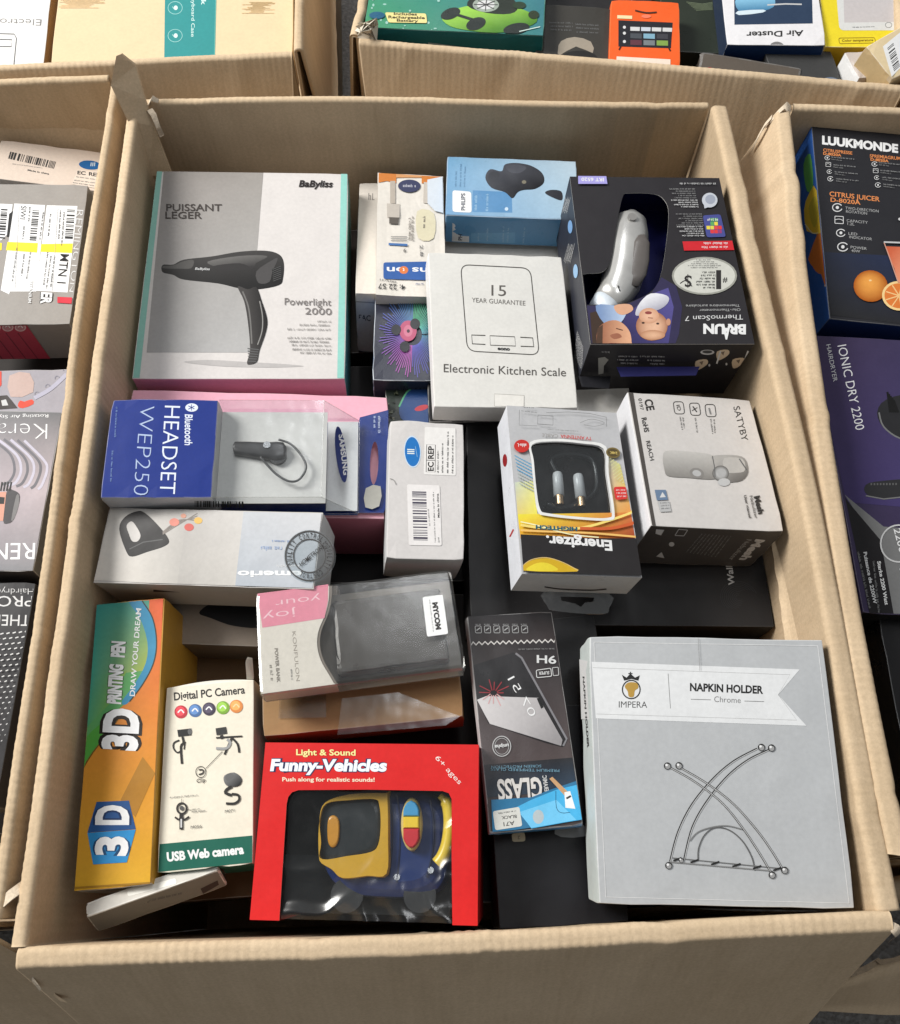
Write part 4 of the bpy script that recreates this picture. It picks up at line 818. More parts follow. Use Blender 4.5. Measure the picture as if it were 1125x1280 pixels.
a.grad('printed_panel', [(350, 440), (462, 430), (480, 660), (380, 690)], [C(196, 206, 190), C(226, 224, 150), YE, C(236, 200, 60)]); a.grad('printed_panel', [(850, 300), (918, 345), (995, 660), (880, 640)], [C(190, 190, 186), C(216, 216, 130), C(226, 130, 60), C(222, 170, 70)]); a.grad('printed_panel', [(372, 610), (980, 600), (1003, 745), (386, 738)], [YE, C(214, 120, 70), C(150, 64, 44), C(226, 158, 50)])
for k in range(9):
    for j in range(7):
        x, y = 362 + j * 13 + k * 3, 300 + k * 19 + j * 7
        if x < 462: a.line('printed_dots', [(x - 7, y - 5), (x + 6, y + 5)], 4.5, C(96, 160, 196) if k < 5 else C(170, 180, 176))
for k in range(7):
    for j in range(4): a.line('printed_dots', [(858 + j * 14 + k * 4, 320 + k * 17 + j * 9), (868 + j * 14 + k * 4, 312 + k * 17 + j * 9)], 4, C(214, 210, 160))
a.line('printed_swoosh', [(384, 672), (520, 690), (690, 690), (850, 650), (990, 600)], 13, C(240, 214, 120), smooth=5); a.line('printed_swoosh', [(384, 700), (560, 708), (760, 715), (1000, 735)], 10, C(236, 190, 110), smooth=5); a.line('printed_swoosh', [(384, 655), (480, 676), (640, 720), (800, 738)], 6, C(250, 236, 190), smooth=5); a.line('printed_swoosh', [(700, 690), (860, 690), (996, 660)], 16, C(202, 96, 54), smooth=5)
a.poly('printed_panel', [(384, 722), (560, 730), (760, 742), (1006, 744), (1040, 960), (392, 940)], C(44, 42, 43)); a.poly('printed_panel', [(396, 915), (408, 878), (470, 853), (545, 852), (625, 882), (685, 920)], C(206, 168, 42), 3); a.poly('printed_panel', [(420, 915), (440, 888), (490, 872), (540, 880), (580, 915)], C(226, 206, 60), 3); a.line('printed_panel', [(394, 890), (440, 858), (520, 846), (610, 872), (690, 915)], 4, C(214, 184, 120), smooth=4)
a.poly('window_border', ring, C(226, 226, 224), holes=[hz])
a.poly('printed_badge', ellipse(390, 252, 41, 34), C(196, 54, 48)); a.greek('lettering', 414, 240, 366, 238, 0, 18, C(235)); a.poly('printed_badge', ellipse(876, 288, 38, 28, 10), C(120, 104, 62)); a.poly('printed_badge', ellipse(876, 288, 30, 21, 10), C(86, 74, 50)); a.text('lettering', '24K', 900, 284, 858, 280, 0, 13, C(214, 190, 110), .02); a.poly('printed_badge', rrect([(878, 470), (944, 468), (954, 534), (888, 540)], .2), C(206, 60, 56)); a.block('lettering', [(940, 484, 890, 484), (944, 500, 892, 500), (945, 516, 896, 518)], 0, 8, C(235), 4)
a.text('lettering', 'Energizer.', 868, 757, 518, 731, 4, 52, C(228), .035); a.text('lettering', 'HIGHTECH', 684, 685, 464, 674, 0, 20, C(28, 92, 112), .04); a.text('lettering', 'TV ANTENNA', 762, 205, 596, 192, 0, 17, C(190, 70, 66), .02); a.text('lettering', 'CABLE', 584, 192, 498, 186, 0, 16, C(140, 136, 132), .0); a.greek('lettering', 690, 172, 528, 162, 0, 7, C(130)); 
a.line('printed_diagram', [(378, 60), (376, 142), (470, 146)], 2, C(110)); a.line('printed_diagram', [(476, 88), (556, 94), (556, 142), (474, 136)], 2.5, C(80), closed=True); a.line('printed_diagram', [(520, 76), (640, 72), (752, 80), (840, 100), (842, 150)], 2, C(100)); a.line('printed_diagram', smooth_line([(700, 130), (760, 110), (830, 130), (780, 148), (720, 140)], 4), 2, C(110)); a.greek('lettering', 455, 52, 398, 50, 0, -6, C(70)); a.greek('lettering', 470, 78, 385, 68, 0, -6, C(90)); a.done()
a = b.art('left', F_); a.poly('printed_badge', ellipse(304, 322, 12, 34), C(150, 40, 44)); a.line('printed_badge', [(330, 730), (350, 690)], 8, C(180, 60, 60)); a.done()
a = b.art('front', F_); a.line('tuck_slot', [(515, 996), (600, 1008), (760, 1014), (845, 1008)], 7, C(70, 66, 62), smooth=4); a.done()
fa = low_art(b, -b.d * .55, F_); tabp = [fa.at(x, y) for x, y in smooth_loop([(516, 1020), (858, 1032), (860, 1110), (838, 1140), (700, 1138), (560, 1122), (530, 1098)], 3)]; tabh = [fa.at(x, y) for x, y in [(600, 1048), (780, 1052), (776, 1076), (732, 1080), (710, 1104), (680, 1086), (606, 1070)]]
plate('hang_tab', tabp, [tabh], -b.d * .55 - .0006, -b.d * .55, C(160), 'filmhazy', b.o)
plate('window_film', [a_ for a_ in [(-.03, -.045), (.04, -.048), (.036, .06), (-.034, .06)]], [], -.0016, -.0012, C(200), 'film', b.o)
pl = Box('antenna_cable', b.M.translation, (-3.1, 10.7, -.1), (.1, .1, .1), {}, 'two silver antenna plugs with gold tips behind the box window', 'cable', body=False)
pa = low_art(b, -.010, F_)
for (x0, y0, x1, y1, x2, y2) in ((583, 385, 592, 512, 596, 560), (692, 395, 708, 522, 713, 570)):
    m = MB(); p0, p1, p2 = [Vector((*pa.at(x, y), -.010)) for x, y in ((x0, y0), (x1, y1), (x2, y2))]
    tube(m, [p0, p0.lerp(p1, .05), p0.lerp(p1, .15), p1], [.0022, .0040, .0046, .0048], C(206), 16); pg = m.build('plug', 'plastic', pl.o, smooth=True)
    m = MB(); tube(m, [p1, p2], .0036, C(170), 16); m.build('plug_tip', 'brass', pg)
m = MB(); tube(m, [Vector((*pa.at(x, y), -.0155)) for x, y in smooth_line([(590, 372), (560, 300), (640, 270), (760, 290), (800, 360), (790, 480), (650, 560), (530, 540)], 5)], .0028, C(26), 8); m.build('coiled_lead', 'plastic', pl.o, smooth=True)
# --- nebulizer box
S_ = (610, 470, 2.885)
b = Box('nebulizer_box', (.5362, .3747, .4749), (-6., 9.2, -.7), (.1225, .1422, .0693), dict(top=C(200, 196, 193), left=C(222, 222, 226), front=C(72, 69, 67), right=C(80)), 'white nebulizer box with grey front end, tilted against the right wall', mat='satin', wear=.25)
a = b.art('top', S_); GK = C(58, 56, 55)
a.poly('printed_panel', [(480, 50), (522, 54), (606, 545), (575, 545)], C(78, 74, 71))
a.text('lettering', 'SATYBY', 884, 112, 916, 236, 22, -5, GK, .0); a.text('lettering', 'CE', 563, 86, 573, 126, 27, -4, GK, .03); a.text('lettering', '0197', 541, 82, 549, 124, 12, -2, GK); a.text('lettering', 'RoHS', 553, 152, 564, 204, 17, -3, GK, .025); a.text('lettering', 'REACH', 569, 236, 585, 306, 14, -3, GK, .01)
for (x, y) in ((687, 115), (745, 120), (801, 125)): a.line('printed_icon', rrect([(x - 20, y - 22), (x + 16, y - 22), (x + 22, y + 22), (x - 14, y + 22)], .3), 2.5, GK, closed=True)
a.text('printed_icon', 'ID', 678, 106, 684, 126, 12, -2, GK); a.line('printed_icon', [(738, 110), (752, 130)], 4, GK); a.line('printed_icon', [(735, 126), (754, 114)], 2, GK); a.block('lettering', [(690, 148, 698, 196), (700, 150, 705, 190), (744, 152, 752, 206), (800, 156, 808, 212), (812, 158, 816, 208)], 6, -1, C(96), 3); a.line('printed_icon', [(796, 116), (802, 138)], 5, C(120))
a.poly('nebulizer_picture', [(630, 290), (648, 270), (730, 274), (802, 284), (816, 300), (822, 362), (800, 374), (720, 368), (650, 362), (636, 340)], C(190, 187, 183), 4, g=(720, 268, 715, 372, C(128, 125, 121))); a.poly('nebulizer_picture', [(806, 290), (880, 286), (925, 298), (938, 345), (915, 378), (860, 384), (824, 366), (816, 320)], C(172, 169, 165), 3, g=(840, 290, 900, 385, C(104, 101, 98))); a.poly('nebulizer_picture', [(850, 298), (916, 300), (926, 340), (900, 350), (856, 345)], C(178, 175, 171), 3); a.rad('nebulizer_picture', 838, 352, 30, 28, C(196), C(92, 90, 87)); a.poly('nebulizer_picture', ellipse(842, 350, 16, 15), C(170)); a.poly('nebulizer_picture', ellipse(850, 384, 22, 14), C(186)); a.poly('nebulizer_picture', ellipse(752, 352, 26, 19, 15), C(132, 129, 126)); a.poly('nebulizer_picture', ellipse(752, 352, 16, 11, 15), C(176)); a.line('nebulizer_picture', [(808, 290), (816, 330), (818, 365)], 3, C(100)); a.line('nebulizer_picture', [(905, 300), (932, 340)], 4, C(96))
a.text('lettering', 'Mesh', 958, 436, 975, 500, 19, -4, GK, .05); a.text('lettering', 'Nebulizer', 942, 434, 962, 516, 10, -2, GK, .0); a.text('lettering', 'User manual', 921, 432, 940, 514, 9, -2, GK, .02); a.poly('printed_badge', [(600, 412), (640, 412), (648, 448), (608, 450)], C(104, 124, 150)); a.poly('printed_badge', [(618, 440), (628, 420), (640, 438)], C(205)); a.poly('printed_badge', [(610, 454), (652, 452), (660, 490), (620, 492)], C(178)); a.block('lettering', [(620, 462, 652, 460), (622, 472, 654, 470), (624, 482, 656, 480)], 0, -5, C(110), 2); a.done()
a = b.art('front', S_); a.text('lettering', 'Mesh', 968, 588, 906, 662, 30, 3, C(190), .05); a.text('lettering', 'Nebulizer', 934, 588, 866, 662, 18, 2, C(150), .0); 
a.poly('printed_badge', [(606, 552), (636, 554), (624, 574), (604, 568)], C(200)); a.line('printed_badge', rrect([(688, 552), (720, 555), (706, 576), (674, 574)], .1), 2.5, C(190), closed=True); a.poly('printed_badge', [(606, 650), (626, 634), (636, 656)], C(190)); a.poly('printed_badge', ellipse(662, 606, 10, 8), C(190))
for k in range(9): a.greek('lettering', 770 + k * 13, 568 + k, 712 + k * 13, 636 + k * 2, 5, 0, C(150), k)
a.done()
a = b.art('left', S_); a.text('lettering', 'M', 478, 212, 492, 180, -12, -20, C(40), .04); a.greek('lettering', 484, 240, 534, 450, 6, -2, C(160)); a.done()
# ------------------------------------------------------------------ main carton, front row
# --- power bank in its clear case
G_ = (300, 690, 3.75)
rp = (-3.5, 1.5, 5.9)
b = Box('power_bank_case', (.2283, .2255, .485), rp, (.1635, .087, .0247), {}, 'clear plastic power bank case with a pink and white card', 'package', 'satin', body=False)
box_mb(b.w, b.h, b.d, dict(top=C(200)), .0025, .0003, 0, 9).build('clear_case', 'filmhazy', b.o, smooth=False)
a = low_art(b, -.0012, G_); w2, h2 = b.w / 2 - .0012, b.h / 2 - .0012
bd = [a.at(x, y) for x, y in smooth_line([(418, 155), (416, 220), (400, 290), (368, 370), (362, 440), (380, 510), (420, 580), (455, 640)], 4)]
lf = lambda p: (max(-w2, min(w2, p[0])), max(-h2, min(h2, p[1])))
plate('card', [(-w2, -h2), (-w2, h2)] + [lf(p) for p in bd], [], -.0016, -.0012, C(216, 211, 202), 'satin', b.o); plate('card_edge', [lf(p) for p in bd] + [(lf(p)[0] + .0022, lf(p)[1]) for p in bd[::-1]], [], -.0022, -.0018, C(120, 112, 104), 'satin', b.o)
plate('card_front', [(-w2, -h2), (lf(bd[-1])[0], -h2), (lf(bd[-1])[0], -h2 + .0005), (-w2, -h2 + .0005)], [], -b.d + .002, -.0018, C(206, 200, 192), 'satin', b.o)
plate('inner_tray', [(-w2, -h2), (w2, -h2), (w2, h2), (-w2, h2)], [], -.0235, -.0225, C(104, 98, 90), 'gloss', b.o)
a.lift = .0001; a.poly('printed_panel', [(82, 196), (414, 152), (412, 230), (396, 310), (105, 355)], C(222, 140, 160)); a.text('lettering', 'your', 376, 202, 165, 228, 2, 32, C(240, 200, 210), -.01); a.text('lettering', 'joy', 262, 268, 104, 290, 4, 36, C(240, 200, 210), -.01)
a.text('lettering', 'KONFULON', 244, 374, 264, 606, 17, -2, C(150, 142, 132), -.01); a.text('lettering', 'POWER BANK', 162, 452, 174, 612, 15, -1, C(130, 124, 116), .03); a.greek('lettering', 138, 530, 144, 612, 16, -1, C(150, 146, 138)); a.greek('lettering', 236, 550, 240, 600, 10, 0, C(130)); a.done()
b2 = b; a = b.art('top', G_); a.clamp = False; a.lift = .0003; a.poly('sticker', rrect([(855, 212), (950, 200), (976, 384), (877, 398)], .1), C(226)); a.text('lettering', 'MYCOM', 902, 238, 920, 366, 22, -3, INK, .06); a.greek('lettering', 886, 225, 905, 375, 6, -1, C(120)); a.done()
pb = Box('power_bank', b.M.translation, rp, (.1, .1, .1), {}, 'dark grey power bank lying inside the clear case', 'power bank', body=False)
pa = low_art(b, -.005, G_); q = [pa.at(x, y) for x, y in ((436, 222), (945, 172), (968, 480), (452, 590))]
cx = sum(p[0] for p in q) / 4; cy = sum(p[1] for p in q) / 4
box_mb((q[1][0] - q[0][0] + q[2][0] - q[3][0]) / 2, (q[0][1] - q[3][1] + q[1][1] - q[2][1]) / 2, .016, dict(top=C(66, 63, 60), edge=C(120)), .003, .0002, .2, 3, off=(cx, cy, -.005)).build('body', 'gloss', pb.o)
# --- brown box and loose clear sheet
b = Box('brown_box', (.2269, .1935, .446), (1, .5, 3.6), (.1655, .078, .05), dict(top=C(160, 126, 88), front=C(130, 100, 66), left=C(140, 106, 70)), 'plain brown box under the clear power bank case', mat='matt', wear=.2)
ca = low_art(b, .0018, G_); o = plate('clear_label', [ca.at(x, y) for x, y in ((184, 655), (402, 640), (404, 775), (180, 780))], [], .0012, .0016, C(200), 'filmhazy', b.o)
cs = plate('clear_plastic_sheet', [(-.031, -.004), (.014, -.003), (.062, -.026), (.05, -.032), (-.036, -.032)], [], 0, .0004, C(200), 'film', None)
cs.location = (.245, .178, .474); cs.rotation_euler = (.1, .0, .05); tag(cs, 'loose clear plastic sheet between the brown box and the red toy box', 'plastic sheet')
# --- printing pen box
H_ = (80, 740, 3.048)
b = Box('printing_pen_box', (.036, .1527, .4585), (-.1, -1.8, 2.9), (.0587, .2276, .1), dict(top=C(206, 146, 44), right=C(206, 160, 66), front=C(190, 186, 180), left=C(150, 120, 50), edge=C(190, 170, 120)), 'tall orange and green 3D printing pen box by the left wall', mat='satin', wear=.3)
a = b.art('top', H_)
a.grad('printed_panel', [(115, 30), (382, 22), (336, 1125), (30, 1145)], [C(206, 110, 50), C(206, 86, 50), C(206, 158, 40), C(198, 152, 40)], 10)
a.grad('printed_panel', [(114, 32), (325, 32), (318, 300), (96, 330)], [C(52, 134, 128), C(70, 144, 126), C(156, 168, 66), C(60, 150, 130)]); a.poly('printed_panel', [(94, 325), (318, 298), (300, 345), (240, 420), (170, 480), (76, 572)], C(88, 156, 92)); a.grad('printed_panel', [(96, 320), (240, 300), (170, 430), (82, 520)], [C(58, 148, 132), C(130, 165, 76), C(110, 160, 80), C(70, 150, 110)])
a.poly('printed_panel', [(246, 34), (300, 34), (338, 100), (352, 190), (340, 270), (300, 350), (252, 415), (230, 430), (222, 415), (270, 350), (312, 270), (318, 190), (290, 100)], C(56, 132, 168), 3); a.line('printed_panel', [(298, 34), (338, 100), (353, 190), (341, 272), (300, 352), (250, 418)], 5, C(56, 60, 50), smooth=4)
a.poly('printed_panel', [(74, 574), (130, 510), (190, 470), (215, 470), (165, 540), (110, 610), (66, 682)], C(78, 156, 62), 3); a.line('printed_panel', [(216, 470), (165, 542), (110, 612), (66, 682)], 5, C(110, 84, 30), smooth=4)
a.poly('printed_panel', [(216, 792), (300, 628), (350, 690), (272, 858)], C(166, 116, 40))
BLK = C(36, 30, 26)
a.outlined('lettering', '3D', 272, 606, 282, 447, -120, -6, C(232), BLK, .05, .07); a.outlined('lettering', 'PRINTING', 214, 428, 224, 278, -46, -4, C(228), C(70, 90, 60), .06, .04); a.outlined('lettering', 'PEN', 228, 250, 232, 190, -46, -3, C(228), C(70, 90, 60), .06, .04); a.text('lettering', 'DRAW YOUR DREAM', 270, 398, 295, 64, -19, -2, C(222), .015)
a.poly('printed_logo', [(125, 800), (248, 795), (274, 903), (90, 917)], C(36, 78, 132)); a.poly('printed_logo', [(90, 918), (274, 905), (240, 1030), (112, 1038)], C(44, 134, 192)); a.outlined('lettering', 'D', 242, 888, 244, 812, -116, 0, C(230), C(24, 50, 90), .04, .05); a.outlined('lettering', '3', 236, 1006, 242, 932, -112, -2, C(230), C(24, 70, 110), .04, .05)
a.line('printed_panel', [(37, 1128), (334, 1108)], 8, C(150, 110, 30)); a.done()
a = b.art('right', H_); a.poly('printed_picture', [(395, 260), (415, 195), (435, 180), (442, 215), (430, 290), (405, 345)], C(90, 64, 36), 3); a.done()
# --- web camera box
b = Box('web_camera_box', (.1054, .1226, .452), (-1.5, -1.7, 3.2), (.0735, .144, .07), dict(top=C(222, 215, 198), right=C(200, 194, 180), left=C(206, 198, 180), front=C(40, 96, 82), edge=C(232, 228, 218)), 'cream web camera box with a green band beside the pen box', mat='satin', wear=.3)
a = b.art('top', H_); CK = C(44, 42, 40)
a.poly('printed_panel', [(350, 962), (735, 926), (735, 1060), (340, 1090)], C(22, 92, 76)); a.text('lettering', 'USB Web camera', 393, 1026, 686, 996, -2, -32, C(226), .045); a.text('lettering', 'Digital PC Camera', 420, 413, 690, 386, -2, -29, CK, .02)
for (x, y, cc) in ((446, 457, (176, 50, 60)), (500, 452, (70, 104, 150)), (553, 446, (60, 54, 70)), (606, 441, (120, 160, 60)), (657, 436, (206, 130, 70))): a.poly('printed_badge', ellipse(x, y, 25, 25), C(*cc)); a.poly('printed_badge', ellipse(x - 3, y - 3, 18, 18), C(*[min(255, int(v * 1.18 + 16)) for v in cc])); a.line('printed_badge', [(x - 12, y + 3), (x, y - 8), (x + 11, y + 4)], 5, C(226) if x != 657 else C(226, 200, 150), smooth=3)
cp = 'camera_picture'
a.poly(cp, [(432, 526), (486, 520), (486, 546), (436, 552)], C(40)); a.poly(cp, ellipse(480, 532, 8, 12), C(96)); a.line(cp, [(452, 552), (456, 575), (446, 590), (450, 655)], 9, CK, smooth=3); a.line(cp, [(440, 565), (420, 575), (418, 595), (432, 612), (448, 605)], 6, CK, smooth=4); a.line(cp, [(462, 570), (458, 600)], 5, CK)
a.poly(cp, [(578, 520), (618, 514), (622, 540), (582, 546)], C(52)); a.line(cp, [(600, 546), (604, 560)], 12, CK); a.line(cp, [(580, 556), (640, 552), (680, 550)], 6, CK); a.line(cp, [(640, 556), (625, 590), (612, 620)], 8, CK, smooth=3); a.line(cp, [(640, 556), (662, 580), (668, 612)], 8, CK, smooth=3); a.line(cp, [(622, 562), (634, 575), (620, 596), (580, 596)], 10, C(150), smooth=3)
a.line(cp, [(604, 608), (542, 672)], 2, CK); a.line(cp, ellipse(522, 686, 19, 21), 2.5, CK, closed=True); a.line(cp, [(514, 678), (530, 678), (530, 690), (514, 696)], 5, CK, smooth=3); a.text('lettering', 'Clip', 506, 727, 540, 723, 0, -14, CK, .01)
a.poly(cp, [(612, 700), (650, 688), (678, 712), (668, 738), (630, 742), (612, 726)], C(120), 3, g=(625, 695, 665, 740, C(26))); a.poly(cp, ellipse(632, 706, 18, 15, -20), C(96)); a.line(cp, [(640, 742), (622, 752), (616, 766), (640, 775)], 11, CK, smooth=3); a.line(cp, [(640, 770), (664, 774), (668, 792), (650, 806), (618, 806)], 9, CK, smooth=4); a.text('lettering', 'M071', 614, 842, 650, 838, 0, -11, C(80)); a.text('lettering', 'M056', 484, 902, 526, 898, 0, -11, C(80))
a.line(cp, ellipse(450, 825, 18, 20), 7, CK, closed=True); a.poly(cp, ellipse(450, 824, 8, 9), C(80)); a.line(cp, [(448, 845), (448, 905)], 14, CK); a.line(cp, [(448, 865), (448, 898)], 6, C(200)); a.line(cp, [(424, 858), (440, 868), (448, 852), (458, 868), (478, 856)], 7, CK, smooth=3); a.block('lettering', [(405, 786, 515, 776), (488, 832, 522, 828), (488, 840, 542, 836)], 0, -6, C(90), 3); a.line(cp, [(468, 828), (488, 832)], 1.6, CK); a.line(cp, [(450, 788), (450, 804)], 1.6, CK)
a.done()
m = MB(); fl = []
for k in range(13):
    t = k / 12; fl.append((-.034 + .068 * t, .0718 + .0026 * math.sin(math.pi * t), -.002 + .0015 * math.sin(math.pi * t)))
plate('tuck_flap', [(x, y) for x, y, z in fl] + [(.033, .066), (-.033, .066)], [], -.0022, -.0016, C(220, 215, 204), 'satin', b.o)
m = MB(); m.add([(.030, .073, -.003), (.036, .0725, -.003), (.0395, .083, .018), (.0365, .083, .022), (.034, .081, .018)], [(0, 1, 2, 3, 4)], C(226, 222, 214)); m.add([(.0302, .0745, -.003), (.0362, .074, -.003), (.0397, .0845, .018), (.0367, .0845, .022), (.0342, .0825, .018)], [(0, 1, 2, 3, 4)], C(226, 222, 214)); m.build('open_flap', 'satin', b.o)
# --- slim grey box leaning at the front
b = Box('slim_grey_box', (.0700, .0400, .452), (-24, 4, 17), (.100, .0118, .027), dict(top=C(200, 196, 188), front=C(122, 118, 111), right=C(90, 86, 80), left=C(150), edge=C(225, 222, 215)), 'slim pale grey box leaning in the front left corner', mat='gloss', wear=.8, bev=.0012)
a = b.art('top', H_); a.poly('hang_slot', rrect([(240, 1140), (425, 1090), (430, 1112), (244, 1160)], .4), C(226, 224, 216)); a.done()
a = b.art('front', H_); a.poly('printed_panel', [(520, 1130), (585, 1098), (590, 1115), (530, 1150)], C(52, 34, 32)); a.greek('lettering', 190, 1225, 330, 1180, 0, -12, C(70)); a.greek('lettering', 330, 1178, 450, 1150, 0, -10, C(84)); a.done()
# --- red toy box with open window
I_ = (300, 900, 3.516)
b = Box('toy_vehicle_box', (.2337, .0728, .467), (3.2, -4.2, -3.4), (.1695, .1283, .1), {}, 'red toy box with a big clear window at the front of the carton', mat='satin', body=False)
a = b.art('top', I_); w2, h2, d = b.w / 2, b.h / 2, b.d; RD = C(204, 34, 34)
wl = [(205, 368), (212, 338), (228, 318), (256, 308), (560, 306), (890, 312), (918, 322), (930, 348), (930, 600), (932, 990)]
wp = [a.at(*p) for p in wl]; xl = a.at(172, 890)[0]; xr = wp[-1][0]
plate('front_panel', [(-w2, -h2), (xl, -h2)] + wp[:-1] + [(xr, -h2), (w2, -h2), (w2, h2), (-w2, h2)], [], -.0007, 0, RD, 'satin', b.o, C(170, 150, 140))
m = MB(); 
m.add([(-w2, -h2, -d), (-w2, h2, -d), (-w2, h2, -.0007), (-w2, -h2, -.0007)], [(0, 1, 2, 3)], C(186, 30, 32)); m.add([(w2, -h2, -d), (w2, h2, -d), (w2, h2, -.0007), (w2, -h2, -.0007)], [(0, 1, 2, 3)], C(170, 30, 32)); m.add([(-w2, h2, -d), (w2, h2, -d), (w2, h2, -.0007), (-w2, h2, -.0007)], [(0, 1, 2, 3)], RD)
m.add([(-w2, -h2, -d), (xl, -h2, -d), (xl, -h2, -.0007), (-w2, -h2, -.0007)], [(0, 1, 2, 3)], RD); m.add([(xr, -h2, -d), (w2, -h2, -d), (w2, -h2, -.0007), (xr, -h2, -.0007)], [(0, 1, 2, 3)], RD); m.build('side_walls', 'satin', b.o)
m = MB(); q = .001
m.add([(-w2 + q, -h2, -d), (-w2 + q, h2 - q, -d), (-w2 + q, h2 - q, -.001), (-w2 + q, -h2, -.001)], [(0, 1, 2, 3)], C(60, 62, 60)); m.add([(w2 - q, -h2, -d), (w2 - q, h2 - q, -d), (w2 - q, h2 - q, -.001), (w2 - q, -h2, -.001)], [(0, 1, 2, 3)], C(60, 62, 60)); m.add([(-w2, h2 - q, -d), (w2, h2 - q, -d), (w2, h2 - q, -.001), (-w2, h2 - q, -.001)], [(0, 1, 2, 3)], C(60, 62, 60)); m.add([(-w2, -h2, -d + .001), (w2, -h2, -d + .001), (w2, h2, -d + .001), (-w2, h2, -d + .001)], [(0, 1, 2, 3)], C(52, 54, 52)); m.build('inner_walls', 'satin', b.o)
m = MB(); yt = a.at(500, 300)[1]; NX, NY = 70, 56
for jj in range(NY + 1):
    for ii in range(NX + 1):
        x = xl - .005 + (xr - xl + .011) * ii / NX; y = -h2 + .001 + (yt + h2 - .001) * jj / NY; q = Vector((x * 34, y * 34, 2)); low = max(0, 1 - (y + h2) / .05); sd_ = max(0, 1 - (xr - x) / .03)
        rd = 1 - abs(noise.noise(q)) * 2.6; z = -.0050 + .0032 * max(0, rd) * (low * .8 + sd_ * .7 + .22) - .001 * noise.noise(q * .4)
        m.v.append((x, y, min(-.0009, z)))
for jj in range(NY):
    for ii in range(NX): k = jj * (NX + 1) + ii; m.f.append([k, k + 1, k + NX + 2, k + NX + 1]); m.c.append(None)
m.build('clear_window', 'film', b.o, smooth=True)
a.outlined('lettering', 'Light & Sound', 247, 154, 508, 156, 0, -25, C(238, 222, 150), C(110, 30, 20), .025, .02); a.outlined('lettering', 'Funny-Vehicles', 132, 222, 646, 224, 0, -48, C(226, 232, 240), C(40, 46, 84), .045, .05, .12); a.text('lettering', 'Push along for realistic sounds!', 186, 269, 592, 271, 0, -17, C(236, 214, 190), .025)
a.text('lettering', '6+ ages', 856, 168, 962, 284, 17, -14, C(232, 216, 210), .0); a.done()
ty = Box('toy_vehicle', b.M.translation, (3.2, -4.2, -3.4), (.1, .1, .1), {}, 'yellow and blue plastic toy vehicle behind the red box window', 'toy', body=False)
def ta(x, y, z): p = low_art(b, z, I_).at(x, y); return Vector((p[0], p[1], z))
YL, BL_ = C(196, 152, 40), C(22, 44, 96)
def pillow(pts, z, th, col, name, mat='plastic', inset=.82, hole=None):
    """soft-edged moulded slab from an outline"""
    P = [ta(x, y, z) for x, y in pts]; c = sum(P, Vector()) / len(P); N = len(P); m = MB()
    rings = [(1, -th), (1, -.45 * th), (.985, -.26 * th), (.955, -.13 * th), ((1 + inset) / 2 - .02, -.05 * th), (inset, 0)] if not hole else [(1, -th), (1, -.25 * th), (.985, -.08 * th), (inset, 0)]
    S = [[c + (p - c) * k + Vector((0, 0, h)) for p in P] for k, h in rings]
    loft(m, S, col, caps=False)
    if hole: 
        Hh = [ta(x, y, z) for x, y in hole]; fl2 = [Vector((p.x, p.y, 0)) for p in S[-1]]; hl = [Vector((p.x, p.y, 0)) for p in Hh]; tri = tessellate_polygon([fl2, hl]); m.add([(p.x, p.y, z) for p in fl2 + hl], tri, col)
        n = len(hl); m.add([(p.x, p.y, z) for p in hl] + [(p.x, p.y, z - th) for p in hl], [(i, (i + 1) % n, n + (i + 1) % n, n + i) for i in range(n)], col)
    else: m.add([p for p in S[-1]], [tuple(range(N))], col)
    return m.build(name, mat, ty.o, smooth=False)
pillow(smooth_loop([(330, 400), (380, 335), (560, 305), (800, 310), (910, 380), (925, 500), (918, 660), (850, 770), (650, 790), (450, 760), (350, 640)], 4), -.0195, .05, BL_, 'body', inset=.7)
pillow(smooth_loop([(370, 360), (480, 322), (640, 316), (652, 330), (655, 520), (648, 680), (560, 690), (450, 700), (400, 660), (345, 620), (352, 540), (345, 440)], 4), -.012, .02, YL, 'cab_frame', inset=.97, hole=smooth_loop([(378, 368), (480, 352), (590, 348), (612, 375), (618, 460), (608, 545), (575, 580), (470, 598), (362, 612), (345, 560), (350, 440)], 4))
pillow(smooth_loop([(375, 365), (590, 345), (620, 460), (580, 585), (360, 615), (345, 480)], 4), -.0165, .008, C(40, 44, 46), 'cab_window', 'gloss')
pillow(smooth_loop([(385, 440), (410, 418), (435, 445), (432, 530), (408, 562), (385, 535)], 4), -.0145, .005, C(190, 132, 40), 'seat')
pillow(ellipse(752, 458, 48, 120, 0, 28), -.0125, .014, C(214, 190, 120), 'light_housing')
for (y0, y1, cc) in ((352, 424, (70, 150, 196)), (424, 476, (232, 196, 50)), (476, 562, (196, 46, 54))):
    pts = [(752 + sx * min(36, math.sqrt(max(0, 1 - ((y - 458) / 106) ** 2)) * 44), y) for sx, ys in ((-1, [y1 + (y0 - y1) * k / 6 for k in range(7)]), (1, [y0 + (y1 - y0) * k / 6 for k in range(7)])) for y in ys]
    pillow(pts, -.0075, .007, C(*cc), 'light_segment', inset=.8)
m = MB(); tube(m, [ta(x, y, -.016) for x, y in smooth_line([(880, 330), (912, 370), (922, 450), (912, 540), (890, 600), (866, 632)], 4)], [.003] * 3 + [.005] * 18, C(222, 190, 60), 10); m.build('handle', 'plastic', ty.o, smooth=True)
for x, y in ((470, 770), (790, 770)):
    m = MB(); tube(m, [ta(x, y, -.054), ta(x, y, -.024)], .0125, C(24), 24); m.build('wheel', 'plastic', ty.o)
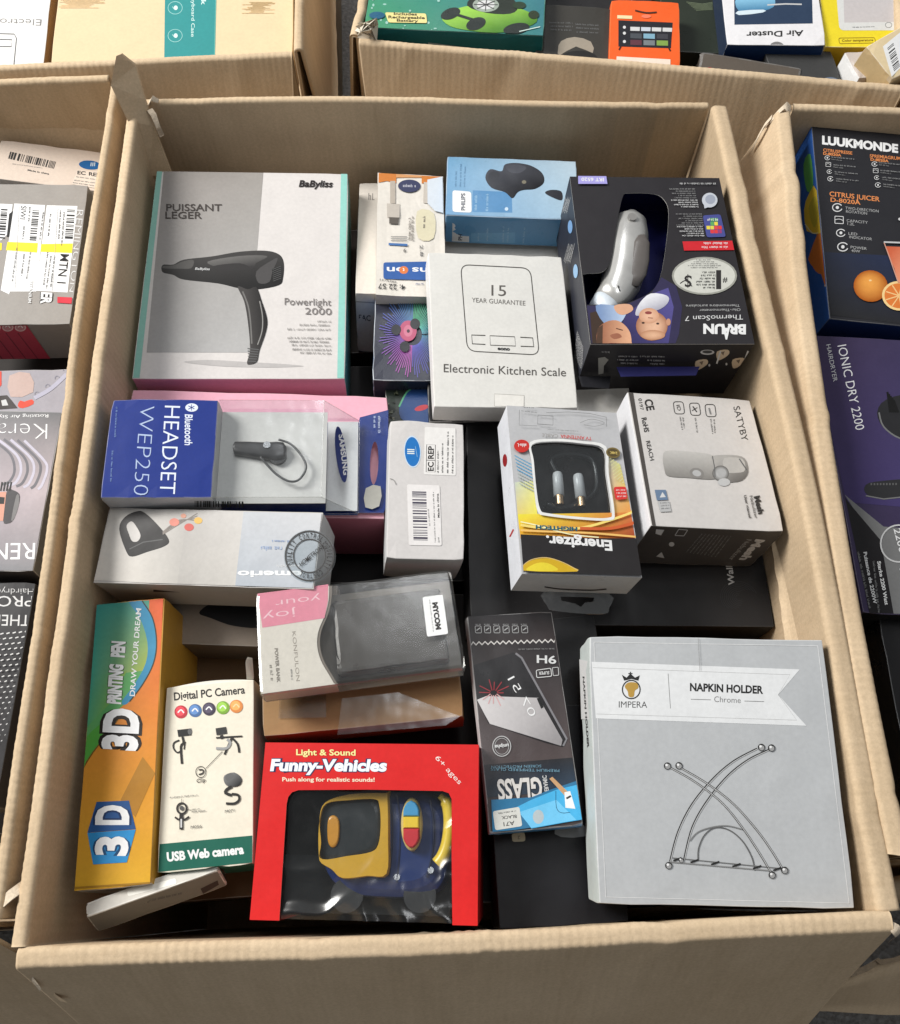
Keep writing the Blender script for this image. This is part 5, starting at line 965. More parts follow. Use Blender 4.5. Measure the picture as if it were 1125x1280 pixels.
for pts in ([(655, 330), (668, 420), (668, 560), (655, 690)], [(690, 330), (704, 450), (700, 600), (688, 712)], [(835, 350), (850, 450), (846, 580), (820, 690)]):
    m = MB(); tube(m, [ta(x, y, -.0196) for x, y in smooth_line(pts, 4)], .0008, C(14, 26, 60), 6); m.build('seam', 'plastic', ty.o)
for x, y in ((690, 690), (838, 660)):
    m = MB(); tube(m, [ta(x, y, -.024), ta(x, y, -.0190)], .0024, C(90), 12); m.build('screw', 'chrome', ty.o)
plate('inner_card', [(-w2 + .002, -h2 + .002), (w2 - .002, -h2 + .002), (w2 - .002, -h2 + .045), (-w2 + .002, -h2 + .045)], [], -.056, -.055, C(50, 54, 56), 'gloss', b.o)
# --- screen protector pack
J_ = (570, 750, 3.2)
b = Box('screen_protector_pack', (.3593, .1569, .455), (-1.4, 6.9, 3.), (.0741, .1757, .012), dict(top=C(64, 56, 56), left=C(200), front=C(60, 120, 170), edge=C(190)), 'flat dark tempered-glass pack with a blue end, upside down', 'package', 'gloss', wear=.5)
a = b.art('top', J_)
a.grad('printed_panel', [(34, 40), (388, 52), (400, 165), (42, 175)], [C(34, 32, 34), C(34, 32, 34), C(56, 48, 48), C(50, 44, 44)]); a.grad('printed_panel', [(42, 165), (400, 160), (470, 630), (106, 660)], [C(48, 42, 42), C(40, 37, 39), C(74, 64, 64), C(78, 68, 68)]); a.grad('printed_panel', [(106, 660), (470, 630), (492, 760), (122, 790)], [C(42, 40, 44), C(36, 36, 40), C(40, 60, 80), C(44, 52, 62)])
a.poly('printed_panel', [(44, 168)] + [(44 + 12 * k, 172 - .4 * k + (6 if k % 2 else -6)) for k in range(30)] + [(396, 158), (396, 164)] + [(44 + 12 * k, 178 - .4 * k + (6 if k % 2 else -6)) for k in range(29, -1, -1)], C(206, 202, 198))
for k in range(6): a.line('printed_icon', rrect([(76 + 37 * k, 104), (100 + 37 * k, 104), (102 + 37 * k, 132), (78 + 37 * k, 132)], .2), 2, C(176), closed=True); a.greek('printed_icon', 98 + 37 * k, 96, 74 + 37 * k, 96, 0, 5, C(150), k); a.line('printed_icon', [(82 + 37 * k, 122), (96 + 37 * k, 112)], 4, C(170))
a.poly('phone_picture', [(62, 262), (230, 210), (265, 230), (440, 560), (425, 588), (360, 572), (130, 495), (80, 400)], C(32, 30, 32), 0); a.poly('phone_picture', [(82, 400), (120, 385), (330, 392), (425, 560), (420, 584), (135, 496)], C(206, 202, 202), g=(110, 400, 400, 570, C(140, 136, 138))); a.line('phone_picture', [(238, 214), (262, 232), (442, 556), (428, 584)], 8, C(120, 118, 122)); a.poly('phone_picture', [(322, 394), (334, 392), (350, 430), (340, 436)], C(24))
for k in range(12):
    t = k * .53; a.line('phone_picture', [(150 + 14 * math.cos(t), 372 + 10 * math.sin(t)), (150 + (40 + 9 * (k % 4)) * math.cos(t), 372 + (44 + 8 * (k % 3)) * math.sin(t))], 4, C(150, 50, 58) if math.sin(t) < .2 else C(206, 160, 160))
a.text('lettering', '07 51', 296, 470, 205, 318, 26, -14, C(226), -.01); a.text('lettering', '9H', 400, 226, 322, 222, 0, 30, C(206), .02); a.line('lettering', rrect([(320, 282), (378, 274), (382, 306), (322, 312)], .2), 3, C(206), closed=True); a.text('lettering', 'SUPER', 372, 286, 330, 288, 0, 12, C(206), .02); a.line('lettering', rrect([(384, 272), (408, 270), (410, 302), (388, 304)], .2), 3, C(180), closed=True); a.greek('lettering', 392, 194, 245, 196, 0, 6, C(140)); a.line('printed_badge', ellipse(182, 586, 36, 40), 3.5, C(180), closed=True); a.line('printed_badge', ellipse(182, 586, 28, 32), 2, C(170), closed=True); a.text('lettering', 'unipha', 210, 576, 154, 582, 0, 14, C(206), .03)
a.text('lettering', 'PREMIUM TEMPERED GLASS', 412, 678, 138, 672, 0, 11, C(110, 150, 170)); a.text('lettering', 'SCREEN PROTECTION', 340, 660, 140, 664, 0, 10, C(110, 150, 170)); a.text('lettering', 'GLASS', 340, 712, 162, 722, 6, 78, C(206, 202, 198), .03); a.text('lettering', 'CERAMIC', 356, 780, 344, 704, 16, -2, C(190), .03)
a.poly('printed_panel', [(140, 800), (300, 790), (375, 760), (480, 725), (505, 880), (235, 925), (146, 935)], C(44, 110, 150)); a.poly('printed_panel', [(240, 830), (300, 800), (400, 760), (486, 740), (506, 878), (300, 915)], C(70, 168, 216)); a.poly('printed_panel', [(250, 850), (400, 800), (480, 880), (300, 912)], C(110, 190, 230)); a.poly('printed_panel', ellipse(328, 868, 22, 28), C(176, 186, 190)); a.poly('hammer_picture', [(372, 716), (384, 708), (456, 778), (446, 798)], C(190, 150, 110)); a.poly('hammer_picture', [(432, 770), (455, 765), (476, 836), (436, 832)], C(226)); a.line('hammer_picture', [(440, 795), (458, 785)], 8, C(50)); a.line('hammer_picture', [(398, 765), (400, 830), (420, 852), (455, 850)], 2, C(30, 70, 100), smooth=3)
a.poly('sticker', rrect([(146, 846), (252, 828), (264, 905), (156, 922)], .12), C(206, 206, 200)); a.text('lettering', 'A71', 232, 884, 188, 890, 2, 16, INK, .01); a.text('lettering', 'BLACK', 240, 860, 180, 866, 2, 12, INK, .01); a.greek('lettering', 238, 842, 165, 852, 1, 7, C(80)); a.done()
# --- dark boxes deep at the front
b = Box('black_box', (.382, .085, .425), (0, 2, .5), (.102, .17, .06), dict(top=C(26, 26, 30), edge=C(60)), 'plain black box below the glass pack at the front', mat='satin', wear=.3)
a = b.art('top', J_); a.poly('sticker', rrect([(222, 935), (275, 930), (278, 965), (226, 968)], .3), C(176, 170, 148)); a.text('lettering', '2', 256, 942, 246, 944, 0, 14, C(80)); a.poly('printed_panel', [(395, 920), (510, 900), (516, 945), (420, 948)], C(120, 124, 128), 2); a.done()
Box('black_box', (.40, .20, .418), (0, 1, 2), (.07, .1, .06), dict(top=C(36, 36, 38), edge=C(80)), 'black box wedged between the glass pack and the napkin holder box', mat='satin', wear=.3)
Box('brown_box', (.505, .192, .43), (0, 0, -2), (.16, .06, .06), dict(top=C(176, 136, 92)), 'plain brown box edge showing behind the grey napkin holder box', mat='matt')
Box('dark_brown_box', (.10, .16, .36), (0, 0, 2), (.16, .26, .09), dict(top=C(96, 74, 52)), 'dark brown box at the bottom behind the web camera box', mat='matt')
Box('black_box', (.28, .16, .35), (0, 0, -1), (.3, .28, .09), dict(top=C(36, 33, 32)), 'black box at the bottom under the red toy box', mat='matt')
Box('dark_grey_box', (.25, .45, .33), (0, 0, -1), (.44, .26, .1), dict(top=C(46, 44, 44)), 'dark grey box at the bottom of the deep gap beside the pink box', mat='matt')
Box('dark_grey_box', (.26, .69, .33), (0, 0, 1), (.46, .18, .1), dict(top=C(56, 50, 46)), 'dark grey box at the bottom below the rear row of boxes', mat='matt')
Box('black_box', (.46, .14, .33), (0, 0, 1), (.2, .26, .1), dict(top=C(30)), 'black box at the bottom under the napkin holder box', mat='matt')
# --- napkin holder box
K_ = (710, 780, 2.711)
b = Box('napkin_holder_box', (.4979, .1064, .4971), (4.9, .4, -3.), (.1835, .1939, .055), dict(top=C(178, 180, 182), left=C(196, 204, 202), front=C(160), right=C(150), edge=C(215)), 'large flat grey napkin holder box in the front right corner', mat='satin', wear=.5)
a = b.art('top', K_)
a.line('printed_border', [(88, 62), (846, 74), (952, 946), (128, 925)], 3, C(214), closed=True)
a.poly('printed_panel', [(80, 128), (785, 154), (712, 240), (808, 345), (94, 320)], C(218, 219, 220)); a.line('printed_border', [(84, 148), (752, 172), (712, 240), (775, 326), (96, 305)], 1.6, C(176))
a.line('printed_border', [(339, 168), (347, 286)], 2, C(130)); a.text('lettering', 'IMPERA', 172, 283, 268, 284, 0, -21, C(76), -.0); a.text('lettering', 'NAPKIN HOLDER', 413, 226, 661, 236, 0, -25, C(38), .035); a.text('lettering', 'Chrome', 495, 264, 585, 268, 0, -19, C(130)); a.line('printed_border', [(416, 255), (484, 257)], 1.8, C(120)); a.line('printed_border', [(597, 261), (664, 263)], 1.8, C(120))
a.line('printed_crest', ellipse(214, 222, 30, 31), 4, C(44), closed=True); a.poly('printed_crest', [(192, 212), (205, 198), (232, 200), (238, 216), (226, 226), (222, 246), (206, 246), (202, 228)], C(176, 140, 66), 3); a.poly('printed_crest', [(190, 192), (182, 172), (198, 182), (211, 168), (227, 182), (243, 174), (238, 192), (214, 186)], C(36)); a.line('printed_crest', [(211, 162), (211, 176)], 3, C(36)); a.line('printed_crest', [(204, 168), (218, 168)], 3, C(36))
npx = 'napkin_holder_picture'
for pts in ([(345, 805), (372, 705), (420, 610), (490, 525), (560, 465), (640, 422)], [(392, 800), (420, 690), (470, 600), (540, 515), (610, 460), (680, 426)], [(345, 486), (430, 535), (520, 605), (590, 690), (650, 780), (688, 845)], [(382, 488), (470, 540), (560, 610), (640, 700), (690, 770), (725, 828)]): a.line(npx, pts, 6, C(44), smooth=6); a.line(npx, [(x + 1.5, y + 1.5) for x, y in pts], 2, C(200), smooth=6)
a.line(npx, [(440, 800), (442, 760), (462, 715), (498, 690), (545, 698), (590, 735), (622, 790), (632, 835)], 4, C(92), smooth=6); a.line(npx, [(412, 735), (440, 705), (490, 688), (540, 684), (590, 696)], 4, C(120), smooth=5)
a.line(npx, [(352, 792), (720, 828)], 3, C(110)); a.line(npx, [(345, 806), (690, 836)], 4, C(130))
for x, y in ((370, 795), (428, 801), (498, 808), (570, 815), (640, 822), (708, 828)): a.line(npx, [(x - 14, y + 7), (x + 14, y - 3)], 6, C(40))
for x, y in ((336, 481), (375, 480), (654, 418), (688, 420), (340, 818), (690, 850), (732, 834), (382, 800)): 
    r_ = 12 if (x, y) != (382, 800) else 8
    a.poly(npx, ellipse(x, y, r_, r_), C(44)); a.poly(npx, ellipse(x + 1, y + 2, r_ * .72, r_ * .72), C(150)); a.poly(npx, ellipse(x - 3, y - 3, r_ * .36, r_ * .36), C(228))
a.line('printed_border', [(440, 46), (446, 158)], 1.6, C(150)); a.done()
a = b.art('left', K_); a.poly('printed_panel', [(30, 130), (75, 125), (90, 318), (42, 325)], C(214)); a.text('lettering', 'NAPKIN HOLDER', 50, 178, 66, 420, 6, 0, C(60), .04); a.done()
# ------------------------------------------------------------------ left carton
L1, L2, L3, L0 = (0, 160, 7.114), (0, 330, 6.736), (0, 500, 4.92), (0, 160, 4.0)
b = Box('white_barcode_box', (-.1212, .7985, .425), (4.2, 9.6, -2.3), (.1304, .0541, .06), dict(top=C(214, 198, 184), front=C(206, 203, 200)), 'white barcode box with a blue oval at the back of the left carton', mat='matt', wear=.15)
a = b.art('top', L1); a.barcode('barcode', 72, 272, 412, 92, 20, -62, 46, C(50), 5); a.text('lettering', 'Made in china', 245, 380, 436, 416, 2, -14, C(70), .02); a.greek('lettering', 110, 322, 380, 360, 2, -8, C(130)); a.poly('printed_logo', ellipse(800, 330, 98, 40, 5), C(30, 92, 150))
for k in range(3): a.line('printed_logo_detail', [(812 + k * 16, 308), (808 + k * 16, 340)], 8, C(200, 210, 215))
a.poly('sticker', [(690, 372), (930, 395), (900, 545), (640, 500)], C(220, 206, 192)); a.text('lettering', 'EC', 688, 412, 762, 420, 2, -30, INK, .03); a.text('lettering', 'REP', 790, 424, 890, 436, 2, -30, INK, .03); a.block('lettering', [(680, 440, 880, 468), (660, 470, 880, 500), (650, 492, 880, 525)], 0, -12, C(110), 3); a.done()
b = Box('hair_trimmer_box', (-.1365, .6665, .437), (.5, 4, 1.5), (.1215, .186, .062), dict(top=C(150, 145, 140), front=C(124, 119, 114), right=C(110), edge=C(190)), 'grey trimmer box covered in white address labels with yellow stripes', mat='satin')
a = b.art('top', L0)
a.text('lettering', 'REMINGTON', 384, 408, 346, 818, 34, 3, C(206), -.01)
a.poly('address_label', [(-60, 376), (64, 382), (40, 530), (6, 562), (-60, 560)], C(226)); a.poly('address_label', [(72, 378), (226, 386), (182, 818), (50, 818), (46, 832), (4, 812), (48, 540)], C(228)); a.poly('address_label', [(234, 387), (388, 391), (338, 823), (180, 814)], C(228))
a.poly('printed_panel', [(46, 430), (66, 415), (46, 545), (34, 545)], C(40))
YLW = C(240, 214, 30)
for q in ([(-60, 572), (10, 576), (8, 612), (-60, 612)], [(38, 570), (190, 576), (186, 624), (30, 612)], [(207, 581), (365, 578), (360, 626), (203, 620)]): a.poly('sticker', q, YLW)
a.barcode('barcode', 163, 412, -16, 156, 34, 2, 30, C(50), 3); a.barcode('barcode', 336, 408, -12, 150, 40, 2, 26, C(50), 4); a.barcode('barcode', 6, 405, -14, 150, 32, 2, 26, C(50), 9)
a.text('lettering', 'SIWI', 107, 390, 100, 456, 26, 2, C(60)); a.text('lettering', 'MTN 1', 304, 630, 286, 776, 42, 3, INK, .01)
a.block('lettering', [(214, 420, 196, 560), (146, 395, 140, 470), (118, 490, 110, 560), (300, 410, 290, 560), (318, 420, 305, 590), (250, 430, 238, 545), (270, 640, 250, 800), (236, 620, 215, 790), (252, 640, 228, 812), (150, 620, 130, 760), (118, 630, 104, 745), (82, 600, 58, 770)], 9, 1, C(96), 5); a.line('fine_print', [(96, 395), (76, 800)], 1.5, C(150)); a.line('fine_print', [(290, 400), (262, 815)], 1.5, C(150))
a.outlined('lettering', 'ER', 210, 822, 205, 880, 50, 4, C(226), C(50), .04, .05); a.poly('printed_panel', [(288, 846), (376, 849), (378, 880), (288, 876)], C(200, 52, 66)); a.text('lettering', 'TITANIUM', 150, 762, 142, 876, 14, 2, C(212), .03); a.done()
a = b.art('front', L2); a.poly('printed_panel', [(-300, 486), (210, 490), (430, 805), (-300, 810)], C(158, 52, 68))
for k in range(4): a.line('printed_panel_detail', [(150 - k * 100, 580), (320 - k * 100, 800)], 7, C(100, 30, 44))
for x in (-40, 66, 172): a.poly('printed_badge', ellipse(x, 532, 48, 34), C(200, 170, 170)); a.poly('printed_badge', ellipse(x, 532, 38, 26), C(170, 120, 124)); a.line('printed_badge', [(x - 20, 530), (x, 516), (x + 20, 536)], 6, C(225), smooth=3)
a.done()
b = Box('garden_tool_box', (-.128, .475, .412), (0, 2, 1), (.14, .12, .06), dict(top=C(150, 146, 153), front=C(150)), 'white box with an orange tool picture, deep in the left carton', mat='satin')
a = b.art('top', L2); a.poly('tool_picture', [(0, 1110), (60, 1105), (100, 1150), (150, 1215), (-60, 1230), (-60, 1120)], C(44, 36, 34), 0); a.poly('tool_picture', [(10, 1150), (50, 1140), (70, 1190), (20, 1195)], C(190)); a.poly('tool_picture', [(150, 1195), (170, 1150), (205, 1160), (270, 1140), (282, 1180), (190, 1215)], C(206, 64, 40), 2); a.poly('tool_picture', [(-60, 880), (16, 890), (14, 1020), (-60, 1100)], C(196, 60, 40)); a.poly('tool_picture', [(80, 940), (250, 920), (280, 1080), (90, 1120)], C(180, 156, 148), 2)
for x, y in ((312, 1095), (402, 1032), (482, 962), (552, 890)): a.line('tool_picture', ellipse(x, y, 18, 18, 0, 16, 150, 360), 7, C(130, 128, 140))
a.line('tool_picture', [(290, 1130), (430, 1050), (560, 930)], 34, C(166, 164, 180), smooth=4); a.done()
b = Box('air_styler_box', (-.1086, .3802, .455), (2, 2.8, -2), (.1016, .1586, .065), dict(top=C(146, 145, 148), front=C(70, 66, 66), right=C(100)), 'grey hot-air styler box with pink ring pattern in the left carton', mat='satin')
a = b.art('top', L3); a.grad('printed_panel', [(-300, 60), (380, 60), (320, 560), (-300, 560)], [C(112, 112, 114), C(106, 106, 108), C(176, 164, 168), C(176, 164, 170)]); a.grad('printed_panel', [(-300, 560), (320, 560), (215, 1080), (-300, 1080)], [C(180, 166, 172), C(176, 164, 168), C(128, 128, 132), C(126, 126, 130)])
for k in range(6): a.line('printed_rings', [(-60 + k * 42, 235 + k * 3), (60 + k * 42, 330 + k * 8), (90 + k * 40, 430), (60 + k * 40, 500 + k * 4), (10 + k * 45, 520 + k * 6)], 16, C(188, 184, 198) if k % 2 else C(106, 104, 110), smooth=6)
a.text('lettering', 'Rotating Air Styler', 298, 88, -60, 96, 0, 20, C(232), .0); a.text('lettering', 'Keratin', 292, 146, -190, 140, -2, 96, C(230), -.02); a.text('lettering', 'REM', 218, 880, -45, 882, -4, 100, C(236), .0)
a.poly('styler_picture', [(20, 740), (45, 560), (80, 555), (120, 580), (118, 640), (85, 735), (50, 760)], C(70, 68, 70), 3); a.poly('styler_picture', [(70, 740), (100, 590), (118, 590), (116, 650), (90, 725)], C(120, 118, 118), 2); a.poly('styler_picture', [(-60, 570), (40, 565), (20, 745), (-60, 740)], C(206, 150, 130))
for k in range(4): a.line('styler_picture', [(5 + k * 18, 560), (14 + k * 19, 505)], 9, C(36))
a.poly('styler_picture', [(-60, 590), (30, 600), (26, 640), (-60, 640)], C(40)); a.done()
b = Box('black_hairdryer_box', (-.1005, .199, .44), (1.5, 1.3, -1.5), (.0735, .1895, .065), dict(top=C(46, 45, 47), front=C(30), edge=C(90)), 'black hairdryer box with rows of white dashes in the left carton', mat='satin')
a = b.art('top', L3); a.text('lettering', 'Hairdryer', 208, 1160, -50, 1160, 0, 36, C(200), -.01); a.text('lettering', 'PRO', 205, 1206, -20, 1206, -2, 64, C(206), .0)
a2 = b.art('top', (0, 700, 2.207)); a2.text('lettering', 'THERMO', 84, 152, -90, 150, -2, 30, C(206), .0)
for j in range(22):
    for i in range(9): 
        x, y = 78 - i * 17 - (j % 2) * 8 - j * 1.6, 196 + j * 15 + i * 1.5; L = 9 - j * .25
        if L > 2: a2.line('printed_dashes', [(x, y), (x - L, y + 3)], 3.4 - j * .08, C(206))
a.done(); a2.done()
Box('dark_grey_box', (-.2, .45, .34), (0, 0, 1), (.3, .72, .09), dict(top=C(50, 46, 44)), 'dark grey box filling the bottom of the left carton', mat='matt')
# ------------------------------------------------------------------ right carton
R1, R2 = (1000, 140, 4.568), (1005, 410, 3.122)
b = Box('citrus_juicer_box', (.771, .6451, .47), (2.6, 3.8, -6.2), (.1462, .2541, .075), dict(top=C(42, 42, 46), left=C(44, 92, 170), front=C(30, 52, 100), right=C(40), edge=C(150)), 'black citrus juicer box with oranges at the right edge', mat='satin', wear=.35)
a = b.art('top', R1); OC = C(222, 140, 84)
a.grad('printed_panel', [(135, 800), (700, 830), (740, 1230), (180, 1160)], [C(40, 44, 58), C(40, 50, 80), C(38, 38, 42), C(40, 40, 42)])
a.text('lettering', 'LUUKMONDE', 126, 182, 560, 232, 0, -44, C(232), .05); a.text('lettering', 'CITRUS JUICER', 168, 480, 455, 512, 0, -26, OC, .015); a.text('lettering', 'D-8020A', 174, 512, 345, 530, 0, -23, OC, .015); a.text('lettering', 'CITRUSPRESSE', 132, 226, 298, 244, 0, -17, OC, .015); a.text('lettering', 'D-8020A', 132, 244, 235, 255, 0, -14, OC, .03); a.text('lettering', 'SPREMIAGRUMI', 398, 260, 580, 276, 0, -18, OC, .015); a.text('lettering', 'D-8020A', 402, 278, 505, 288, 0, -14, OC, .03)
LG = C(196)
for st, x, y, w in (('TWO-DIRECTION', 258, 556, 190), ('ROTATION', 262, 576, 120), ('CAPACITY', 266, 628, 120), ('1.2L', 270, 646, 40), ('LED', 276, 702, 50), ('INDICATOR', 280, 722, 130), ('POWER', 288, 780, 92), ('40W', 292, 800, 50)): a.text('lettering', st, x, y, x + w, y + w * .1, 0, -15, C(170), .0)
for (x, y, s_) in ((212, 547, 26), (222, 618, 24), (232, 692, 24), (243, 772, 28), (155, 264, 14), (160, 302, 14), (166, 343, 13), (172, 384, 15), (424, 300, 15), (430, 338, 14), (436, 378, 13), (443, 420, 15)):
    if y in (618, 302, 338): a.line('printed_icon', rrect([(x - s_, y - s_ * .9), (x + s_, y - s_ * .8), (x + s_, y + s_ * .9), (x - s_, y + s_ * .8)], .1), s_ * .16, C(214), closed=True); a.line('printed_icon', [(x - s_, y), (x, y - 5), (x + s_, y + 4)], s_ * .14, C(214), smooth=3)
    else: a.line('printed_icon', ellipse(x, y, s_ * 1.05, s_ * .85, 0, 22, 20, 330), s_ * .2, C(214)); a.poly('printed_icon', ellipse(x, y, s_ * .35, s_ * .35), C(214))
for (x, y) in ((178, 264), (188, 308), (196, 348), (204, 388), (448, 296), (456, 340), (466, 380), (474, 420)): a.greek('lettering', x, y, x + 130, y + 12, 0, -8, C(150)); a.greek('lettering', x, y + 12, x + 60, y + 20, 0, -8, C(130))
jp = 'juicer_picture'
a.rad(jp, 400, 998, 98, 90, C(232, 160, 76), C(166, 86, 24), 10, -12, -28); a.poly(jp, ellipse(398, 966, 8, 5), C(240, 204, 150)); a.poly(jp, ellipse(562, 1054, 98, 84, 8), C(232, 200, 140)); a.poly(jp, ellipse(562, 1054, 84, 71, 8), C(214, 120, 56))
for k in range(9): a.line(jp, [(562, 1054), (562 + 80 * math.cos(k * .7), 1054 + 68 * math.sin(k * .7))], 7, C(236, 190, 130))
a.poly(jp, [(482, 772), (640, 778), (640, 985), (556, 980), (535, 900)], C(196, 92, 60), g=(500, 800, 640, 900, C(226, 150, 116))); a.line(jp, [(474, 748), (640, 754)], 9, C(190)); a.line(jp, [(476, 752), (512, 850), (556, 978)], 6, C(200, 150, 130)); a.poly(jp, ellipse(566, 617, 10, 8), C(200)); a.done()
a = b.art('left', R1); a.poly('fruit_picture', [(20, 300), (60, 240), (76, 420), (40, 450)], C(96, 170, 90), 3); a.poly('fruit_picture', [(24, 560), (50, 470), (110, 425), (160, 790), (134, 798), (100, 700), (40, 680)], C(222, 190, 60), 2); a.poly('fruit_picture', [(50, 550), (90, 480), (104, 600), (80, 660)], C(190, 176, 60), 3); a.poly('fruit_picture', [(36, 920), (60, 800), (120, 690), (150, 990), (80, 1050)], C(206, 120, 56), 3); a.line('fruit_picture', [(30, 640), (70, 690), (104, 690)], 6, C(230, 220, 180), smooth=3); a.line('fruit_picture', [(80, 1050), (150, 985)], 7, C(232, 210, 160)); a.text('lettering', 'H8', 70, 1140, 130, 1085, -6, -16, C(60, 110, 180)); a.done()
b = Box('purple_hairdryer_box', (.7262, .3666, .46), (1.6, 5, -2.2), (.1373, .2781, .07), dict(top=C(56, 48, 76), front=C(30), left=C(52, 44, 80), edge=C(130, 120, 140)), 'purple hairdryer box at the right edge below the juicer box', mat='satin')
a = b.art('top', R2); a.grad('printed_panel', [(20, 20), (600, 60), (640, 720), (165, 680)], [C(58, 48, 74), C(60, 54, 86), C(70, 62, 108), C(58, 48, 90)]); a.poly('printed_panel', [(160, 660), (180, 690), (300, 800), (372, 1170), (268, 1180)], C(30, 28, 30)); a.poly('printed_panel', [(158, 650), (172, 662), (310, 775), (600, 800), (640, 1230), (360, 1170), (300, 830), (190, 700)], C(112, 112, 112))
a.text('lettering', 'IONIC DRY 2200', 130, 70, 202, 400, 34, -6, C(226), -.005); a.text('lettering', 'HAIRDRYER', 86, 66, 114, 210, 17, -3, C(206), -.005)
dp = 'hairdryer_picture'
a.poly(dp, [(285, 330), (320, 280), (420, 270), (480, 420), (380, 430), (310, 390)], C(40, 40, 42), 3); a.line(dp, [(292, 330), (310, 385), (372, 430), (460, 440)], 6, C(110), smooth=4)
for k in range(5): a.line(dp, [(325 + k * 6, 250 + k * 8), (335 + k * 8, 330)], 8, C(24))
a.poly(dp, [(236, 620), (280, 600), (480, 590), (480, 650), (300, 665), (245, 650)], C(44, 44, 46), 3); a.line(dp, [(240, 655), (310, 668), (480, 650)], 5, C(110))
for k in range(9): a.line(dp, [(262 + k * 12, 606), (262 + k * 12, 614)], 6, C(90))
a.line('printed_badge', ellipse(368, 842, 70, 72), 6, C(190), closed=True); a.text('lettering', '2200W', 348, 785, 385, 930, 26, -4, C(216), .01); a.text('lettering', 'Starke 2200 Watt', 284, 912, 315, 1082, 13, -2, C(206), .03); a.text('lettering', 'Puissance de 2200W', 230, 876, 270, 1078, 13, -2, C(206), .03); a.block('lettering', [(266, 912, 290, 1135), (206, 876, 252, 1098)], 9, -2, C(130), 4); a.greek('lettering', 370, 940, 378, 965, 12, -2, C(206)); a.done()
b = Box('black_box', (.77, .15, .44), (0, 2, -3), (.2, .16, .07), dict(top=C(34, 33, 34), edge=C(80)), 'plain black box below the purple hairdryer box', mat='gloss')
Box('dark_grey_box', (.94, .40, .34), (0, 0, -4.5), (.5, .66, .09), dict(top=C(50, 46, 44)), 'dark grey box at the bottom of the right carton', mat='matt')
# ------------------------------------------------------------------ upper left carton
Z4 = (0, 0, 2.8125)
b = Box('kitchen_scale_box', (-.1915, .9991, .487), (2.2, 3.7, 3), (.1172, .2319, .05), dict(top=C(224, 222, 220), right=C(170, 140, 100)), 'white kitchen scale box at the far upper left, upside down', mat='satin', wear=.1)
a = b.art('top', Z4); a.text('lettering', 'Electronic', 146, 68, -60, 64, -2, 22, C(130, 128, 126), -.01); a.line('printed_picture', [(48, 235), (58, 135), (50, 120), (-80, 116)], 3, C(90)); a.line('printed_picture', [(-80, 164), (40, 164), (42, 140), (-80, 136)], 3, C(90)); a.done()
b = Box('keyboard_case_box', (.0124, 1.0117, .487), (4.5, .4, 1.4), (.2702, .2214, .05), dict(top=C(216, 194, 158), front=C(190, 160, 120), left=C(196, 160, 112), edge=C(230, 210, 170)), 'large kraft box with a teal band in the upper left carton', mat='matt', wear=.2)
a = b.art('top', Z4); a.poly('printed_panel', [(582, -200), (764, -200), (752, 260), (574, 260)], C(52, 138, 138)); a.line('printed_panel', [(764, -200), (752, 260)], 4, C(96, 160, 150)); a.text('lettering', 'Wireless Keyboard Case', 676, -120, 672, 130, 12, 0, C(196, 220, 215), .01); a.text('lettering', 'Inateck', 708, -80, 708, 18, 16, 0, C(205, 225, 220), .02)
for y in (28, 126): a.line('printed_icon', ellipse(616, y, 25, 22), 2, C(150, 200, 195), closed=True); a.poly('printed_icon', ellipse(618, y, 7, 8), C(206, 226, 222)); a.line('printed_icon', [(606, y - 4), (612, y + 4)], 2, C(170, 210, 205))
r = random.Random(5)
for k in range(14): y = 8 + k * 3; a.line('faded_print', [(880 + r.uniform(-30, 10), y), (930 + r.uniform(-10, 40), y)], 1.4, C(206, 178, 132))
for k in range(10): y = -8 + k * 4; a.line('faded_print', [(230 + r.uniform(-30, 10), y), (350 + r.uniform(-40, 20), y)], 1.4, C(210, 180, 134))
a.done()
# ------------------------------------------------------------------ upper right carton
Z5, Z6 = (440, 0, 2.679), (840, 0, 3.947)
b = Box('toy_car_box', (.339, .972, .50), (.7, -.2, -6.3), (.2007, .1357, .055), dict(top=C(60, 130, 116), front=C(32, 112, 116), left=C(60, 120, 110), edge=C(170, 200, 190)), 'teal and green toy car box on the upper right carton rim', mat='gloss')
a = b.art('top', Z5); a.grad('printed_panel', [(60, -180), (660, -180), (642, 150), (36, 90)], [C(52, 140, 120), C(60, 110, 130), C(60, 120, 124), C(66, 140, 100)])
r = random.Random(8)
for k in range(26): x, y = r.uniform(60, 640), r.uniform(-20, 120); a.poly('printed_stars', ellipse(x, y, r.uniform(2, 6), r.uniform(2, 5)), C(150, 190, 180))
cp = 'car_picture'
a.poly(cp, [(300, 60), (340, 35), (400, 20), (500, 15), (600, 45), (618, 75), (560, 100), (480, 112), (400, 105), (330, 90)], C(150, 200, 80), 3, g=(440, 20, 460, 112, C(70, 120, 40))); a.poly(cp, [(385, 20), (420, -15), (520, -15), (555, 25), (530, 48), (450, 45)], C(44, 50, 44), 3); a.poly(cp, ellipse(448, 18, 44, 24), C(150, 160, 150)); a.poly(cp, ellipse(448, 18, 30, 15), C(206)); 
for k in range(8): a.line(cp, [(448, 18), (448 + 40 * math.cos(k * .8), 18 + 20 * math.sin(k * .8))], 3, C(70))
